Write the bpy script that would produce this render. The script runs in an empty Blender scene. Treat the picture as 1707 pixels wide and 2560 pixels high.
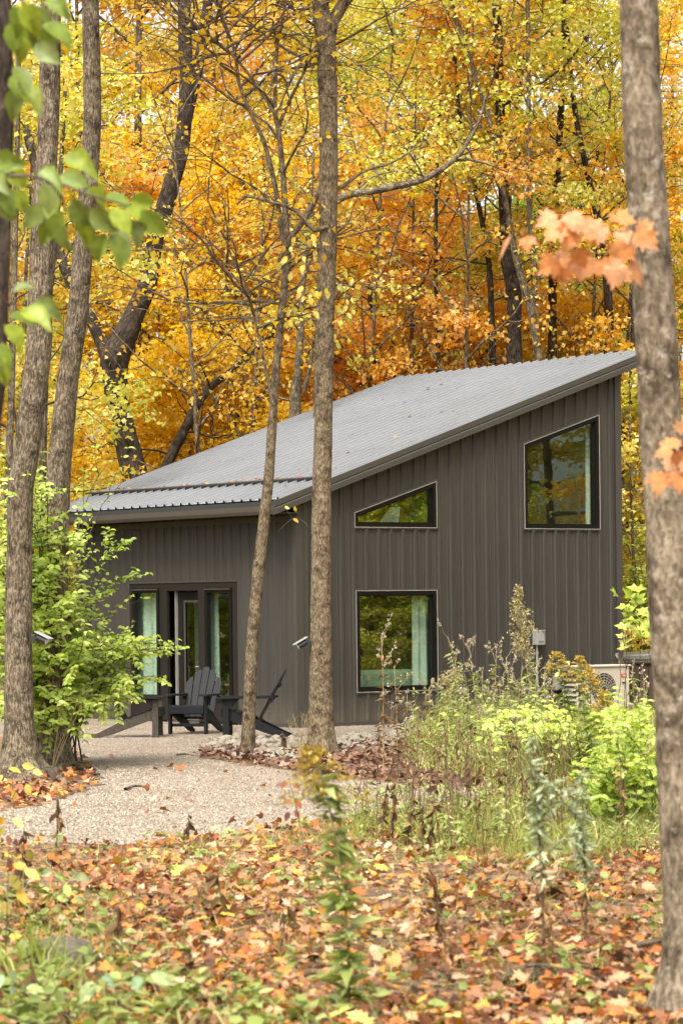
import bpy, bmesh, math, random
import numpy as np
from mathutils import Vector, Matrix

rng = np.random.default_rng(7)
random.seed(7)
S = bpy.context.scene
C = S.collection

# ------------------------------------------------------------------ camera, sky, sun, exposure
FPX, CX, HY, TH, CAMZ = 7350.0, 853.5, 1513.0, 0.011, 1.77
R_ = np.array([math.cos(TH), 0, -math.sin(TH)])
U_ = np.array([math.sin(TH), 0, math.cos(TH)])
F_ = np.array([0, 1.0, 0])
CAM = np.array([0, 0, CAMZ])
cd = bpy.data.cameras.new('camera')
cam = bpy.data.objects.new('camera', cd)
C.objects.link(cam)
S.camera = cam
cd.sensor_fit = 'HORIZONTAL'
cd.sensor_width = 24.0
cd.lens = FPX / 1707 * 24
cd.shift_y = (HY - 1280) / 1707
cd.clip_end = 1000
cd.dof.use_dof = True
cd.dof.focus_distance = 39.0
cd.dof.aperture_fstop = 5.6
cam.matrix_world = Matrix(((R_[0], U_[0], 0, 0), (0, 0, -1, 0), (R_[2], U_[2], 0, CAMZ), (0, 0, 0, 1)))

SUN_EL, SUN_AZ = math.radians(58), math.radians(200)      # azimuth clockwise from +Y: behind the camera, to the left
w = bpy.data.worlds.new('World')
S.world = w
w.use_nodes = True
nt = w.node_tree
bg = nt.nodes['Background']
sky = nt.nodes.new('ShaderNodeTexSky')
sky.sky_type = 'NISHITA'
sky.sun_disc = False
sky.sun_elevation = SUN_EL
sky.sun_rotation = SUN_AZ
sky.air_density = 1.0
sky.dust_density = 6.0
sky.ozone_density = 1.0
hs = nt.nodes.new('ShaderNodeHueSaturation')               # cloud veil: the blue is greyed out
hs.inputs['Saturation'].default_value = 0.22
nt.links.new(sky.outputs[0], hs.inputs['Color'])
nt.links.new(hs.outputs[0], bg.inputs['Color'])
bg.inputs['Strength'].default_value = 0.15
sd = bpy.data.lights.new('sun', 'SUN')
sd.energy = 1.1
sd.angle = math.radians(24)
sd.color = (1.0, 0.93, 0.82)
sun = bpy.data.objects.new('sun', sd)
C.objects.link(sun)
sdir = Vector((math.sin(SUN_AZ) * math.cos(SUN_EL), math.cos(SUN_AZ) * math.cos(SUN_EL), math.sin(SUN_EL)))
sun.rotation_euler = sdir.to_track_quat('Z', 'Y').to_euler()
S.view_settings.view_transform = 'Standard'
S.view_settings.look = 'None'
S.view_settings.gamma = 1
S.view_settings.use_curve_mapping = False
S.view_settings.exposure = 1.62
S.cycles.max_bounces = 8
S.cycles.diffuse_bounces = 5
S.cycles.glossy_bounces = 3
S.cycles.transmission_bounces = 4
S.cycles.transparent_max_bounces = 8
S.cycles.use_denoising = True
S.cycles.caustics_reflective = False
S.cycles.caustics_refractive = False

K = 2560 / 2352.0                                            # photo measured on a 1568 x 2352 print of it


def ray(px, py):
    return F_ + R_ * ((px - CX) / FPX) - U_ * ((py - HY) / FPX)


def at(x, y, Y):
    """where the line of sight through photo point (x, y) reaches the distance Y"""
    return CAM + ray(x * K, y * K) * Y


def gp(x, y, z=0.0):
    """where that line of sight meets the ground"""
    d = ray(x * K, y * K)
    return CAM + d * ((z - CAMZ) / d[2])


def xat(x, Y):
    return (x * K - CX) / FPX * Y


# ------------------------------------------------------------------ materials
def mat(name):
    m = bpy.data.materials.new(name)
    m.use_nodes = True
    return m, m.node_tree, m.node_tree.nodes['Principled BSDF']


def N(t, kind, **kw):
    n = t.nodes.new(kind)
    for k, v in kw.items():
        if k in n.inputs.keys():
            n.inputs[k].default_value = v
        else:
            setattr(n, k, v)
    return n


def ramp(t, stops):
    r = t.nodes.new('ShaderNodeValToRGB')
    e = r.color_ramp.elements
    while len(e) > 1:
        e.remove(e[-1])
    e[0].position, e[0].color = stops[0][0], (*stops[0][1], 1)
    for p, c in stops[1:]:
        x = e.new(p)
        x.color = (*c, 1)
    return r


def m_plain(name, col, rough=0.5, metal=0.0, var=0.12, scale=6.0, bump=0.0, bscale=60.0, spec=0.5, stretch=None):
    m, t, b = mat(name)
    tc = N(t, 'ShaderNodeTexCoord')
    src = tc.outputs['Object']
    if stretch:
        mp = N(t, 'ShaderNodeMapping')
        mp.inputs['Scale'].default_value = stretch
        t.links.new(src, mp.inputs[0])
        src = mp.outputs[0]
    n = N(t, 'ShaderNodeTexNoise', Scale=scale, Detail=6.0, Roughness=0.6)
    t.links.new(src, n.inputs['Vector'])
    r = ramp(t, [(0.25, tuple(c * (1 - var) for c in col)), (0.75, tuple(min(1, c * (1 + var)) for c in col))])
    t.links.new(n.outputs['Fac'], r.inputs[0])
    t.links.new(r.outputs[0], b.inputs['Base Color'])
    b.inputs['Roughness'].default_value = rough
    b.inputs['Metallic'].default_value = metal
    b.inputs['Specular IOR Level'].default_value = spec
    if bump:
        n2 = N(t, 'ShaderNodeTexNoise', Scale=bscale, Detail=4.0)
        t.links.new(src, n2.inputs['Vector'])
        bp = N(t, 'ShaderNodeBump', Strength=bump, Distance=0.01)
        t.links.new(n2.outputs['Fac'], bp.inputs['Height'])
        t.links.new(bp.outputs[0], b.inputs['Normal'])
    return m


def m_leaf(name, stops, trans=0.4, rough=0.5, spec=0.35):
    m, t, b = mat(name)
    a = N(t, 'ShaderNodeAttribute', attribute_name='tint')
    r = ramp(t, stops)
    t.links.new(a.outputs['Fac'], r.inputs[0])
    t.links.new(r.outputs[0], b.inputs['Base Color'])
    b.inputs['Roughness'].default_value = rough
    b.inputs['Specular IOR Level'].default_value = spec
    tr = N(t, 'ShaderNodeBsdfTranslucent')
    hsv = N(t, 'ShaderNodeHueSaturation', Saturation=1.15, Value=1.0)
    t.links.new(r.outputs[0], hsv.inputs['Color'])
    t.links.new(hsv.outputs[0], tr.inputs['Color'])
    mx = N(t, 'ShaderNodeMixShader')
    mx.inputs[0].default_value = trans
    t.links.new(b.outputs[0], mx.inputs[1])
    t.links.new(tr.outputs[0], mx.inputs[2])
    t.links.new(mx.outputs[0], t.nodes['Material Output'].inputs[0])
    return m


def m_leaf_obj(name, col, var=0.25, trans=0.3):
    """a single leaf: its blade has a blotchy colour of its own"""
    m, t, b = mat(name)
    tc = N(t, 'ShaderNodeTexCoord')
    oi = N(t, 'ShaderNodeObjectInfo')
    n = N(t, 'ShaderNodeTexNoise', Scale=40.0, Detail=3.0)
    t.links.new(tc.outputs['Object'], n.inputs['Vector'])
    r = ramp(t, [(0.3, tuple(c * (1 - var) for c in col)), (0.7, tuple(min(1, c * (1 + var)) for c in col))])
    t.links.new(n.outputs['Fac'], r.inputs[0])
    t.links.new(r.outputs[0], b.inputs['Base Color'])
    b.inputs['Roughness'].default_value = 0.5
    tr = N(t, 'ShaderNodeBsdfTranslucent')
    t.links.new(r.outputs[0], tr.inputs['Color'])
    mx = N(t, 'ShaderNodeMixShader')
    mx.inputs[0].default_value = trans
    t.links.new(b.outputs[0], mx.inputs[1])
    t.links.new(tr.outputs[0], mx.inputs[2])
    t.links.new(mx.outputs[0], t.nodes['Material Output'].inputs[0])
    return m


def m_bark(name, dark, mid, light, scale=9.0, lichen=None, bump=0.8, zs=0.26):
    m, t, b = mat(name)
    a = N(t, 'ShaderNodeAttribute', attribute_name='bark')
    mp = N(t, 'ShaderNodeMapping')
    mp.inputs['Scale'].default_value = (1, 1, zs)
    t.links.new(a.outputs['Vector'], mp.inputs[0])
    n1 = N(t, 'ShaderNodeTexNoise', Scale=scale * 5, Detail=6.0, Roughness=0.65, Distortion=0.6)
    t.links.new(mp.outputs[0], n1.inputs['Vector'])
    r = ramp(t, [(0.32, dark), (0.5, mid), (0.68, light)])
    t.links.new(n1.outputs['Fac'], r.inputs[0])
    n2 = N(t, 'ShaderNodeTexNoise', Scale=scale * 0.55, Detail=5.0, Roughness=0.7)
    t.links.new(a.outputs['Vector'], n2.inputs['Vector'])
    r2 = ramp(t, [(0.36, (0.34, 0.31, 0.26)), (0.52, (0.95, 0.93, 0.88)), (0.68, (1.1, 1.1, 1.02))])
    t.links.new(n2.outputs['Fac'], r2.inputs[0])
    mul = N(t, 'ShaderNodeMix', data_type='RGBA', blend_type='MULTIPLY')
    mul.inputs[0].default_value = 1.0
    t.links.new(r.outputs[0], mul.inputs[6])
    t.links.new(r2.outputs[0], mul.inputs[7])
    out = mul.outputs[2]
    if lichen:
        n3 = N(t, 'ShaderNodeTexNoise', Scale=scale * 1.7, Detail=8.0, Roughness=0.75)
        t.links.new(a.outputs['Vector'], n3.inputs['Vector'])
        r3 = ramp(t, [(0.56, (0, 0, 0)), (0.66, (1, 1, 1))])
        t.links.new(n3.outputs['Fac'], r3.inputs[0])
        mx = N(t, 'ShaderNodeMix', data_type='RGBA')
        t.links.new(r3.outputs[0], mx.inputs[0])
        t.links.new(out, mx.inputs[6])
        mx.inputs[7].default_value = (*lichen, 1)
        out = mx.outputs[2]
    t.links.new(out, b.inputs['Base Color'])
    b.inputs['Roughness'].default_value = 0.9
    b.inputs['Specular IOR Level'].default_value = 0.15
    bp = N(t, 'ShaderNodeBump', Strength=bump, Distance=0.02)
    t.links.new(n1.outputs['Fac'], bp.inputs['Height'])
    t.links.new(bp.outputs[0], b.inputs['Normal'])
    return m


def m_glass(name, tint=(0.72, 0.86, 0.76)):
    m, t, b = mat(name)
    t.nodes.remove(b)
    tr = N(t, 'ShaderNodeBsdfTransparent')
    tr.inputs[0].default_value = (*tint, 1)
    gl = N(t, 'ShaderNodeBsdfGlossy', Roughness=0.015)
    gl.inputs['Color'].default_value = (0.86, 1.0, 0.80, 1)
    lw = N(t, 'ShaderNodeLayerWeight', Blend=0.5)
    pw = N(t, 'ShaderNodeMath', operation='POWER')
    pw.inputs[1].default_value = 4.0
    t.links.new(lw.outputs['Facing'], pw.inputs[0])
    tc = N(t, 'ShaderNodeTexCoord')
    n = N(t, 'ShaderNodeTexNoise', Scale=1.4, Detail=2.0)
    t.links.new(tc.outputs['Object'], n.inputs['Vector'])
    bp = N(t, 'ShaderNodeBump', Strength=0.06, Distance=0.02)
    t.links.new(n.outputs['Fac'], bp.inputs['Height'])
    t.links.new(bp.outputs[0], gl.inputs['Normal'])
    mm = N(t, 'ShaderNodeMath', operation='MULTIPLY_ADD', use_clamp=True)
    mm.inputs[1].default_value = 0.8
    mm.inputs[2].default_value = 0.27
    t.links.new(pw.outputs[0], mm.inputs[0])
    mx = N(t, 'ShaderNodeMixShader')
    t.links.new(mm.outputs[0], mx.inputs[0])
    t.links.new(tr.outputs[0], mx.inputs[1])
    t.links.new(gl.outputs[0], mx.inputs[2])
    t.links.new(mx.outputs[0], t.nodes['Material Output'].inputs[0])
    return m


M = {}
M['siding'] = m_plain('painted_steel_siding', (0.047, 0.0425, 0.0365), 0.45, 0.0, 0.10, 3.0, 0.05, 30, 0.35, (1, 1, 0.25))
def weather_siding(m):
    t = m.node_tree
    b = t.nodes['Principled BSDF']
    src = b.inputs['Base Color'].links[0].from_socket
    tc = N(t, 'ShaderNodeTexCoord')
    mp = N(t, 'ShaderNodeMapping'); mp.inputs['Scale'].default_value = (9, 9, .28)
    t.links.new(tc.outputs['Object'], mp.inputs[0])
    n = N(t, 'ShaderNodeTexNoise', Scale=1.6, Detail=5.0, Roughness=0.65)
    t.links.new(mp.outputs[0], n.inputs['Vector'])
    r = ramp(t, [(0.35, (0.86, 0.86, 0.86)), (0.55, (1, 1, 1)), (0.72, (1.17, 1.16, 1.13))])
    t.links.new(n.outputs['Fac'], r.inputs[0])
    mul = N(t, 'ShaderNodeMix', data_type='RGBA', blend_type='MULTIPLY'); mul.inputs[0].default_value = 1
    t.links.new(src, mul.inputs[6]); t.links.new(r.outputs[0], mul.inputs[7])
    sx = N(t, 'ShaderNodeSeparateXYZ'); t.links.new(tc.outputs['Object'], sx.inputs[0])
    n2 = N(t, 'ShaderNodeTexNoise', Scale=5.0, Detail=6.0, Roughness=0.7); t.links.new(tc.outputs['Object'], n2.inputs['Vector'])
    mr = N(t, 'ShaderNodeMapRange'); mr.inputs['From Min'].default_value = 0.5; mr.inputs['From Max'].default_value = 0.0
    t.links.new(sx.outputs['Z'], mr.inputs['Value'])
    mm = N(t, 'ShaderNodeMath', operation='MULTIPLY'); t.links.new(mr.outputs[0], mm.inputs[0]); t.links.new(n2.outputs['Fac'], mm.inputs[1])
    mx = N(t, 'ShaderNodeMix', data_type='RGBA'); t.links.new(mm.outputs[0], mx.inputs[0]); t.links.new(mul.outputs[2], mx.inputs[6]); mx.inputs[7].default_value = (.13, .105, .075, 1)
    t.links.new(mx.outputs[2], b.inputs['Base Color'])
weather_siding(M['siding'])
M['trim'] = m_plain('painted_steel_trim', (0.051, 0.046, 0.039), 0.42, 0.0, 0.08, 4.0)
M['roof'] = m_plain('grey_steel_roofing', (0.205, 0.212, 0.225), 0.40, 0.3, 0.10, 1.2, 0.04, 25)
M['roofdark'] = m_plain('dark_roof_metal', (0.03, 0.03, 0.03), 0.5)
M['gutter'] = m_plain('gutter_steel', (0.072, 0.063, 0.052), 0.4)
M['silver'] = m_plain('pale_metal_and_highlight', (0.45, 0.43, 0.40), 0.35, 0.5)  # pale metal; also colours the painted edge highlight round the windows
M['black'] = m_plain('black_window_frame', (0.005, 0.0045, 0.004), 0.4, spec=0.25)
M['door'] = m_plain('dark_bronze_door', (0.008, 0.007, 0.006), 0.45, spec=0.25)
M['entry'] = m_plain('dark_entry_panel', (0.015, 0.0125, 0.010), 0.55, spec=0.25)
M['glass'] = m_glass('window_glass')
M['drywall'] = m_plain('interior_drywall', (0.20, 0.17, 0.13), 0.9)
M['intfloor'] = m_plain('interior_floor', (0.10, 0.07, 0.04), 0.6)
M['curtain'] = m_plain('linen_curtain', (0.72, 0.74, 0.68), 0.9, 0, 0.06, 3, 0.1, 80, 0.1)
M['sofa'] = m_plain('green_grey_upholstery', (0.30, 0.36, 0.30), 0.95, 0, 0.1, 8, 0.2, 150, 0.1)
M['loungechair'] = m_plain('pale_chair_shell', (0.78, 0.80, 0.72), 0.5)
M['chair'] = m_plain('black_painted_wood', (0.010, 0.010, 0.011), 0.62, 0, 0.3, 20, 0.15, 60, 0.2)
M['chairworn'] = m_plain('weathered_black_wood', (0.055, 0.046, 0.034), 0.85, 0, 0.5, 25, 0.3, 60, 0.2)
M['metalgrey'] = m_plain('grey_electrical_box', (0.24, 0.245, 0.23), 0.5, 0.0, 0.08)
M['conduit'] = m_plain('grey_conduit', (0.24, 0.24, 0.22), 0.5)
M['acwhite'] = m_plain('beige_condenser_paint', (0.46, 0.42, 0.34), 0.5, 0, 0.06)
M['acdark'] = m_plain('condenser_dark_grille', (0.03, 0.03, 0.025), 0.5)
M['red'] = m_plain('red_badge', (0.42, 0.04, 0.03), 0.4)
M['white'] = m_plain('white_print', (0.8, 0.78, 0.74), 0.5)
M['tubwood'] = m_plain('brown_tub_cabinet', (0.055, 0.036, 0.022), 0.55, 0, 0.3, 5, 0, 0, 0.4, (1, 1, 12))
M['tubcover'] = m_plain('vinyl_tub_cover', (0.16, 0.155, 0.125), 0.35, 0, 0.2, 3)
M['lamp'] = m_plain('black_lamp_housing', (0.02, 0.02, 0.02), 0.3)
M['lens'] = m_plain('lamp_lens', (0.55, 0.53, 0.48), 0.15)
M['rock'] = m_plain('boulder_stone', (0.115, 0.095, 0.072), 0.9, 0, 0.7, 9, 0.6, 30, 0.2)
M['stone'] = m_plain('pale_limestone', (0.27, 0.235, 0.18), 0.9, 0, 0.25, 20, 0.5, 60, 0.2)
M['twig'] = m_plain('dead_twig', (0.075, 0.055, 0.04), 0.9, 0, 0.3, 30)
M['stem'] = m_plain('green_stem', (0.12, 0.15, 0.04), 0.7)
M['drystem'] = m_plain('dry_brown_stem', (0.10, 0.062, 0.03), 0.9, 0, 0.4, 30)
M['tanstem'] = m_plain('tan_stem', (0.27, 0.20, 0.09), 0.9, 0, 0.3, 30)
M['barkgrey'] = m_bark('grey_ridged_bark', (0.020, 0.015, 0.010), (0.125, 0.098, 0.066), (0.34, 0.28, 0.20), 12, (0.29, 0.265, 0.20), 1.0)
M['barktan'] = m_bark('tan_ridged_bark', (0.030, 0.021, 0.013), (0.165, 0.125, 0.080), (0.37, 0.30, 0.205), 15, None, 0.9, 0.3)
M['bark_smooth'] = m_bark('mottled_bark', (0.050, 0.038, 0.024), (0.165, 0.132, 0.092), (0.32, 0.265, 0.195), 8, (0.34, 0.30, 0.235), 0.6, 0.5)
M['bark_dark'] = m_bark('dark_furrowed_bark', (0.012, 0.009, 0.007), (0.050, 0.038, 0.030), (0.13, 0.10, 0.078), 8, None, 1.0)
M['bark_bg'] = m_bark('woodland_bark', (0.024, 0.018, 0.012), (0.09, 0.072, 0.05), (0.20, 0.165, 0.115), 7, (0.22, 0.21, 0.16), 0.6)

LEAF = {
    'gold': m_leaf('golden_leaves', [(0.0, (0.56, 0.31, 0.025)), (0.35, (0.77, 0.49, 0.04)), (0.7, (0.84, 0.61, 0.09)), (1.0, (0.85, 0.71, 0.24))], 0.6),
    'amber': m_leaf('amber_leaves', [(0.0, (0.60, 0.31, 0.035)), (0.35, (0.82, 0.47, 0.06)), (0.7, (0.86, 0.56, 0.12)), (1.0, (0.86, 0.66, 0.28))], 0.6),
    'orange': m_leaf('orange_leaves', [(0.0, (0.66, 0.31, 0.05)), (0.4, (0.85, 0.46, 0.10)), (0.75, (0.87, 0.55, 0.19)), (1.0, (0.87, 0.64, 0.34))], 0.6),
    'olive': m_leaf('olive_yellow_leaves', [(0.0, (0.36, 0.34, 0.045)), (0.4, (0.57, 0.54, 0.09)), (0.75, (0.70, 0.65, 0.17)), (1.0, (0.79, 0.72, 0.30))], 0.6),
    'yellow': m_leaf('pale_yellow_leaves', [(0.0, (0.50, 0.39, 0.06)), (0.4, (0.72, 0.59, 0.13)), (0.75, (0.80, 0.70, 0.24)), (1.0, (0.82, 0.75, 0.38))], 0.6),
    'green': m_leaf('late_green_leaves', [(0.0, (0.18, 0.23, 0.035)), (0.4, (0.34, 0.40, 0.07)), (0.75, (0.49, 0.53, 0.12)), (1.0, (0.64, 0.62, 0.20))], 0.6),
    'shrub': m_leaf('bright_shrub_leaves', [(0.0, (0.16, 0.23, 0.025)), (0.4, (0.31, 0.41, 0.045)), (0.75, (0.46, 0.54, 0.09)), (1.0, (0.60, 0.60, 0.19))], 0.42, 0.38, 0.5),
    'litter': m_leaf('fallen_leaves', [(0.0, (0.043, 0.019, 0.010)), (0.12, (0.129, 0.050, 0.023)), (0.28, (0.249, 0.100, 0.044)), (0.44, (0.353, 0.180, 0.091)), (0.55, (0.447, 0.276, 0.163)), (0.63, (0.310, 0.080, 0.023)), (0.75, (0.430, 0.160, 0.034)), (0.86, (0.499, 0.256, 0.042)), (0.93, (0.482, 0.304, 0.152)), (1.0, (0.516, 0.376, 0.228))], 0.15, 0.6, 0.3),
    'redlitter': m_leaf('brown_red_leaves', [(0.0, (0.035, 0.018, 0.012)), (0.4, (0.12, 0.058, 0.036)), (0.75, (0.22, 0.12, 0.075)), (1.0, (0.36, 0.25, 0.16))], 0.12, 0.6, 0.3),
    'grass': m_leaf('meadow_blades', [(0.0, (0.14, 0.10, 0.03)), (0.25, (0.26, 0.25, 0.055)), (0.5, (0.25, 0.31, 0.06)), (0.75, (0.38, 0.41, 0.10)), (1.0, (0.60, 0.52, 0.23))], 0.3),
    'weed': m_leaf('weed_leaves', [(0.0, (0.10, 0.13, 0.03)), (0.5, (0.24, 0.29, 0.07)), (1.0, (0.42, 0.44, 0.17))], 0.35),
    'sage': m_leaf('grey_green_leaves', [(0.0, (0.20, 0.25, 0.10)), (0.5, (0.36, 0.42, 0.22)), (1.0, (0.54, 0.58, 0.38))], 0.3),
    'plume': m_leaf('tan_seed_plume', [(0.0, (0.22, 0.19, 0.07)), (0.5, (0.40, 0.35, 0.16)), (1.0, (0.58, 0.53, 0.30))], 0.35, 0.9, 0.1),
    'fluff': m_leaf('white_seed_fluff', [(0.0, (0.22, 0.18, 0.10)), (0.5, (0.40, 0.34, 0.22)), (1.0, (0.62, 0.58, 0.46))], 0.3, 0.9, 0.1),
    'dry': m_leaf('dry_curled_leaves', [(0.0, (0.05, 0.03, 0.018)), (0.5, (0.13, 0.075, 0.035)), (1.0, (0.30, 0.19, 0.08))], 0.15, 0.9, 0.1),
    'mustard': m_leaf('mustard_plume', [(0.0, (0.25, 0.15, 0.02)), (0.5, (0.42, 0.29, 0.05)), (1.0, (0.55, 0.44, 0.12))], 0.35, 0.9, 0.1),
}


def m_ground():
    m, t, b = mat('leafy_soil')
    tc = N(t, 'ShaderNodeTexCoord')
    v = N(t, 'ShaderNodeTexVoronoi', Scale=13.0, Randomness=1.0)
    t.links.new(tc.outputs['Object'], v.inputs['Vector'])
    sep = N(t, 'ShaderNodeSeparateColor')
    t.links.new(v.outputs['Color'], sep.inputs[0])
    r = ramp(t, [(0.0, (0.03, 0.018, 0.011)), (0.3, (0.09, 0.048, 0.026)), (0.6, (0.17, 0.095, 0.05)), (0.8, (0.22, 0.10, 0.03)), (1.0, (0.30, 0.19, 0.09))])
    t.links.new(sep.outputs[0], r.inputs[0])
    t.links.new(r.outputs[0], b.inputs['Base Color'])
    b.inputs['Roughness'].default_value = 0.9
    bp = N(t, 'ShaderNodeBump', Strength=0.8, Distance=0.03)
    t.links.new(v.outputs['Distance'], bp.inputs['Height'])
    t.links.new(bp.outputs[0], b.inputs['Normal'])
    return m


def m_gravel():
    m, t, b = mat('pea_gravel')
    tc = N(t, 'ShaderNodeTexCoord')
    v = N(t, 'ShaderNodeTexVoronoi', Scale=62.0, Randomness=1.0)
    t.links.new(tc.outputs['Object'], v.inputs['Vector'])
    sep = N(t, 'ShaderNodeSeparateColor')
    t.links.new(v.outputs['Color'], sep.inputs[0])
    r = ramp(t, [(0.0, (0.085, 0.062, 0.042)), (0.3, (0.212, 0.168, 0.119)), (0.7, (0.306, 0.249, 0.185)), (1.0, (0.408, 0.344, 0.264))])
    t.links.new(sep.outputs[0], r.inputs[0])
    n = N(t, 'ShaderNodeTexNoise', Scale=0.9, Detail=5.0)
    t.links.new(tc.outputs['Object'], n.inputs['Vector'])
    r2 = ramp(t, [(0.3, (0.78, 0.74, 0.70)), (0.65, (1, 1, 1))])
    t.links.new(n.outputs['Fac'], r2.inputs[0])
    mul = N(t, 'ShaderNodeMix', data_type='RGBA', blend_type='MULTIPLY')
    mul.inputs[0].default_value = 1
    t.links.new(r.outputs[0], mul.inputs[6])
    t.links.new(r2.outputs[0], mul.inputs[7])
    t.links.new(mul.outputs[2], b.inputs['Base Color'])
    b.inputs['Roughness'].default_value = 0.9
    bp = N(t, 'ShaderNodeBump', Strength=1.0, Distance=0.02, invert=True)
    t.links.new(v.outputs['Distance'], bp.inputs['Height'])
    t.links.new(bp.outputs[0], b.inputs['Normal'])
    return m


M['ground'] = m_ground()
M['gravel'] = m_gravel()
LEAF['pebble'] = m_leaf('pebbles', [(0.0, (0.085, 0.062, 0.042)), (0.4, (0.230, 0.181, 0.132)), (1.0, (0.442, 0.370, 0.282))], 0.0, 0.85, 0.25)


# ------------------------------------------------------------------ object helpers
def tag(o, label=None, cat=None, group=None, kind=None):
    if label: o['label'] = label
    if cat: o['category'] = cat
    if group: o['group'] = group
    if kind: o['kind'] = kind
    return o


def thing(name, label, cat, loc=(0, 0, 0), rz=0.0, group=None):
    o = bpy.data.objects.new(name, None)
    C.objects.link(o)
    o.location = loc
    o.rotation_euler = (0, 0, rz)
    o.empty_display_size = 0.1
    return tag(o, label, cat, group)


def link(name, me, m=None, parent=None, world=False):
    """one mesh object; with world=True the mesh is in world coordinates although its parent stands elsewhere"""
    o = bpy.data.objects.new(name, me)
    C.objects.link(o)
    if m is not None and not me.materials:
        me.materials.append(m)
    if parent is not None:
        o.parent = parent
        if world:
            o.matrix_parent_inverse = chain(parent).inverted()
    return o


def chain(o):
    mtx = Matrix.LocRotScale(o.location, o.rotation_euler, o.scale)
    if o.parent:
        return chain(o.parent) @ o.matrix_parent_inverse @ mtx
    return mtx


def build(name, V, faces, tint=None, smooth=False, vec=None):
    """mesh from numpy arrays: faces is a list of (m, k) int arrays; tint one float per face; vec one vector per vertex"""
    me = bpy.data.meshes.new(name)
    V = np.asarray(V, dtype=np.float32)
    faces = [np.asarray(f, dtype=np.int32) for f in faces if len(f)]
    nl = sum(f.size for f in faces)
    nf = sum(len(f) for f in faces)
    me.vertices.add(len(V))
    me.vertices.foreach_set('co', V.ravel())
    me.loops.add(nl)
    me.loops.foreach_set('vertex_index', np.concatenate([f.ravel() for f in faces]))
    me.polygons.add(nf)
    sizes = np.concatenate([np.full(len(f), f.shape[1], dtype=np.int32) for f in faces])
    st = np.zeros(nf, dtype=np.int32)
    st[1:] = np.cumsum(sizes)[:-1]
    me.polygons.foreach_set('loop_start', st)
    if smooth:
        me.polygons.foreach_set('use_smooth', np.ones(nf, dtype=bool))
    if tint is not None:
        a = me.attributes.new('tint', 'FLOAT', 'FACE')
        a.data.foreach_set('value', np.asarray(tint, dtype=np.float32))
    if vec is not None:
        a = me.attributes.new('bark', 'FLOAT_VECTOR', 'POINT')
        a.data.foreach_set('vector', np.asarray(vec, dtype=np.float32).ravel())
    me.update(calc_edges=True)
    return me


class MB:
    """collects boxes, bars and prisms into one mesh"""
    def __init__(s):
        s.v, s.f = [], []

    def add(s, vs, fs):
        k = len(s.v)
        s.v += [tuple(float(c) for c in p) for p in vs]
        s.f += [tuple(i + k for i in f) for f in fs]
        return s

    def box(s, c, d, M3=None):
        c = np.array(c, float)
        h = np.array(d, float) / 2
        vs = []
        for sx, sy, sz in ((-1, -1, -1), (1, -1, -1), (1, 1, -1), (-1, 1, -1), (-1, -1, 1), (1, -1, 1), (1, 1, 1), (-1, 1, 1)):
            p = np.array((sx, sy, sz)) * h
            if M3 is not None:
                p = M3 @ p
            vs.append(c + p)
        return s.add(vs, [(0, 3, 2, 1), (4, 5, 6, 7), (0, 1, 5, 4), (1, 2, 6, 5), (2, 3, 7, 6), (3, 0, 4, 7)])

    def prism(s, poly, off):
        """poly: 3D points; extruded by the vector off"""
        n = len(poly)
        a = [np.array(p, float) for p in poly]
        b = [p + np.array(off, float) for p in a]
        fs = [tuple(range(n))[::-1], tuple(range(n, 2 * n))]
        for i in range(n):
            j = (i + 1) % n
            fs.append((i, j, n + j, n + i))
        return s.add(a + b, fs)

    def ring(s, po, pi, off):
        n = len(po)
        off = np.array(off, float)
        a = [np.array(p, float) for p in po]; b = [np.array(p, float) for p in pi]
        vs = a + b + [p + off for p in a] + [p + off for p in b]
        fs = []
        for i in range(n):
            j = (i + 1) % n
            fs += [(i, n + i, n + j, j), (2 * n + i, 2 * n + j, 3 * n + j, 3 * n + i), (i, j, 2 * n + j, 2 * n + i), (n + i, 3 * n + i, 3 * n + j, n + j)]
        return s.add(vs, fs)

    def cyl(s, p, q, r, n=12, r2=None):
        p = np.array(p, float); q = np.array(q, float)
        r2 = r if r2 is None else r2
        d = (q - p) / np.linalg.norm(q - p)
        u = np.cross(d, (0, 0, 1) if abs(d[2]) < 0.9 else (1, 0, 0)); u /= np.linalg.norm(u)
        w_ = np.cross(d, u)
        vs = []
        for c, rr in ((p, r), (q, r2)):
            for i in range(n):
                a = 2 * math.pi * i / n
                vs.append(c + rr * (math.cos(a) * u + math.sin(a) * w_))
        fs = [tuple(range(n)), tuple(range(n, 2 * n))[::-1]]
        for i in range(n):
            j = (i + 1) % n
            fs.append((i, n + i, n + j, j))
        return s.add(vs, fs)

    def mesh(s, name, bevel=0.0, smooth=False):
        me = bpy.data.meshes.new(name)
        me.from_pydata(s.v, [], s.f)
        bm = bmesh.new()
        bm.from_mesh(me)
        bmesh.ops.recalc_face_normals(bm, faces=bm.faces)
        if bevel:
            bmesh.ops.bevel(bm, geom=list(bm.edges), offset=bevel, segments=2, affect='EDGES', profile=0.5)
        bm.to_mesh(me)
        bm.free()
        if smooth:
            me.polygons.foreach_set('use_smooth', [True] * len(me.polygons))
        return me

    def build(s, name, m, parent=None, bevel=0.0, smooth=False):
        return link(name, s.mesh(name, bevel, smooth), m, parent)


# value noise on numpy arrays
def _h(i, j, k):
    n = (i * 374761393 + j * 668265263 + k * 1274126177) & 0x7fffffff
    n = (n ^ (n >> 13)) * 1274126177 & 0x7fffffff
    return ((n ^ (n >> 16)) & 0xffff) / 65535.0


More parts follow.
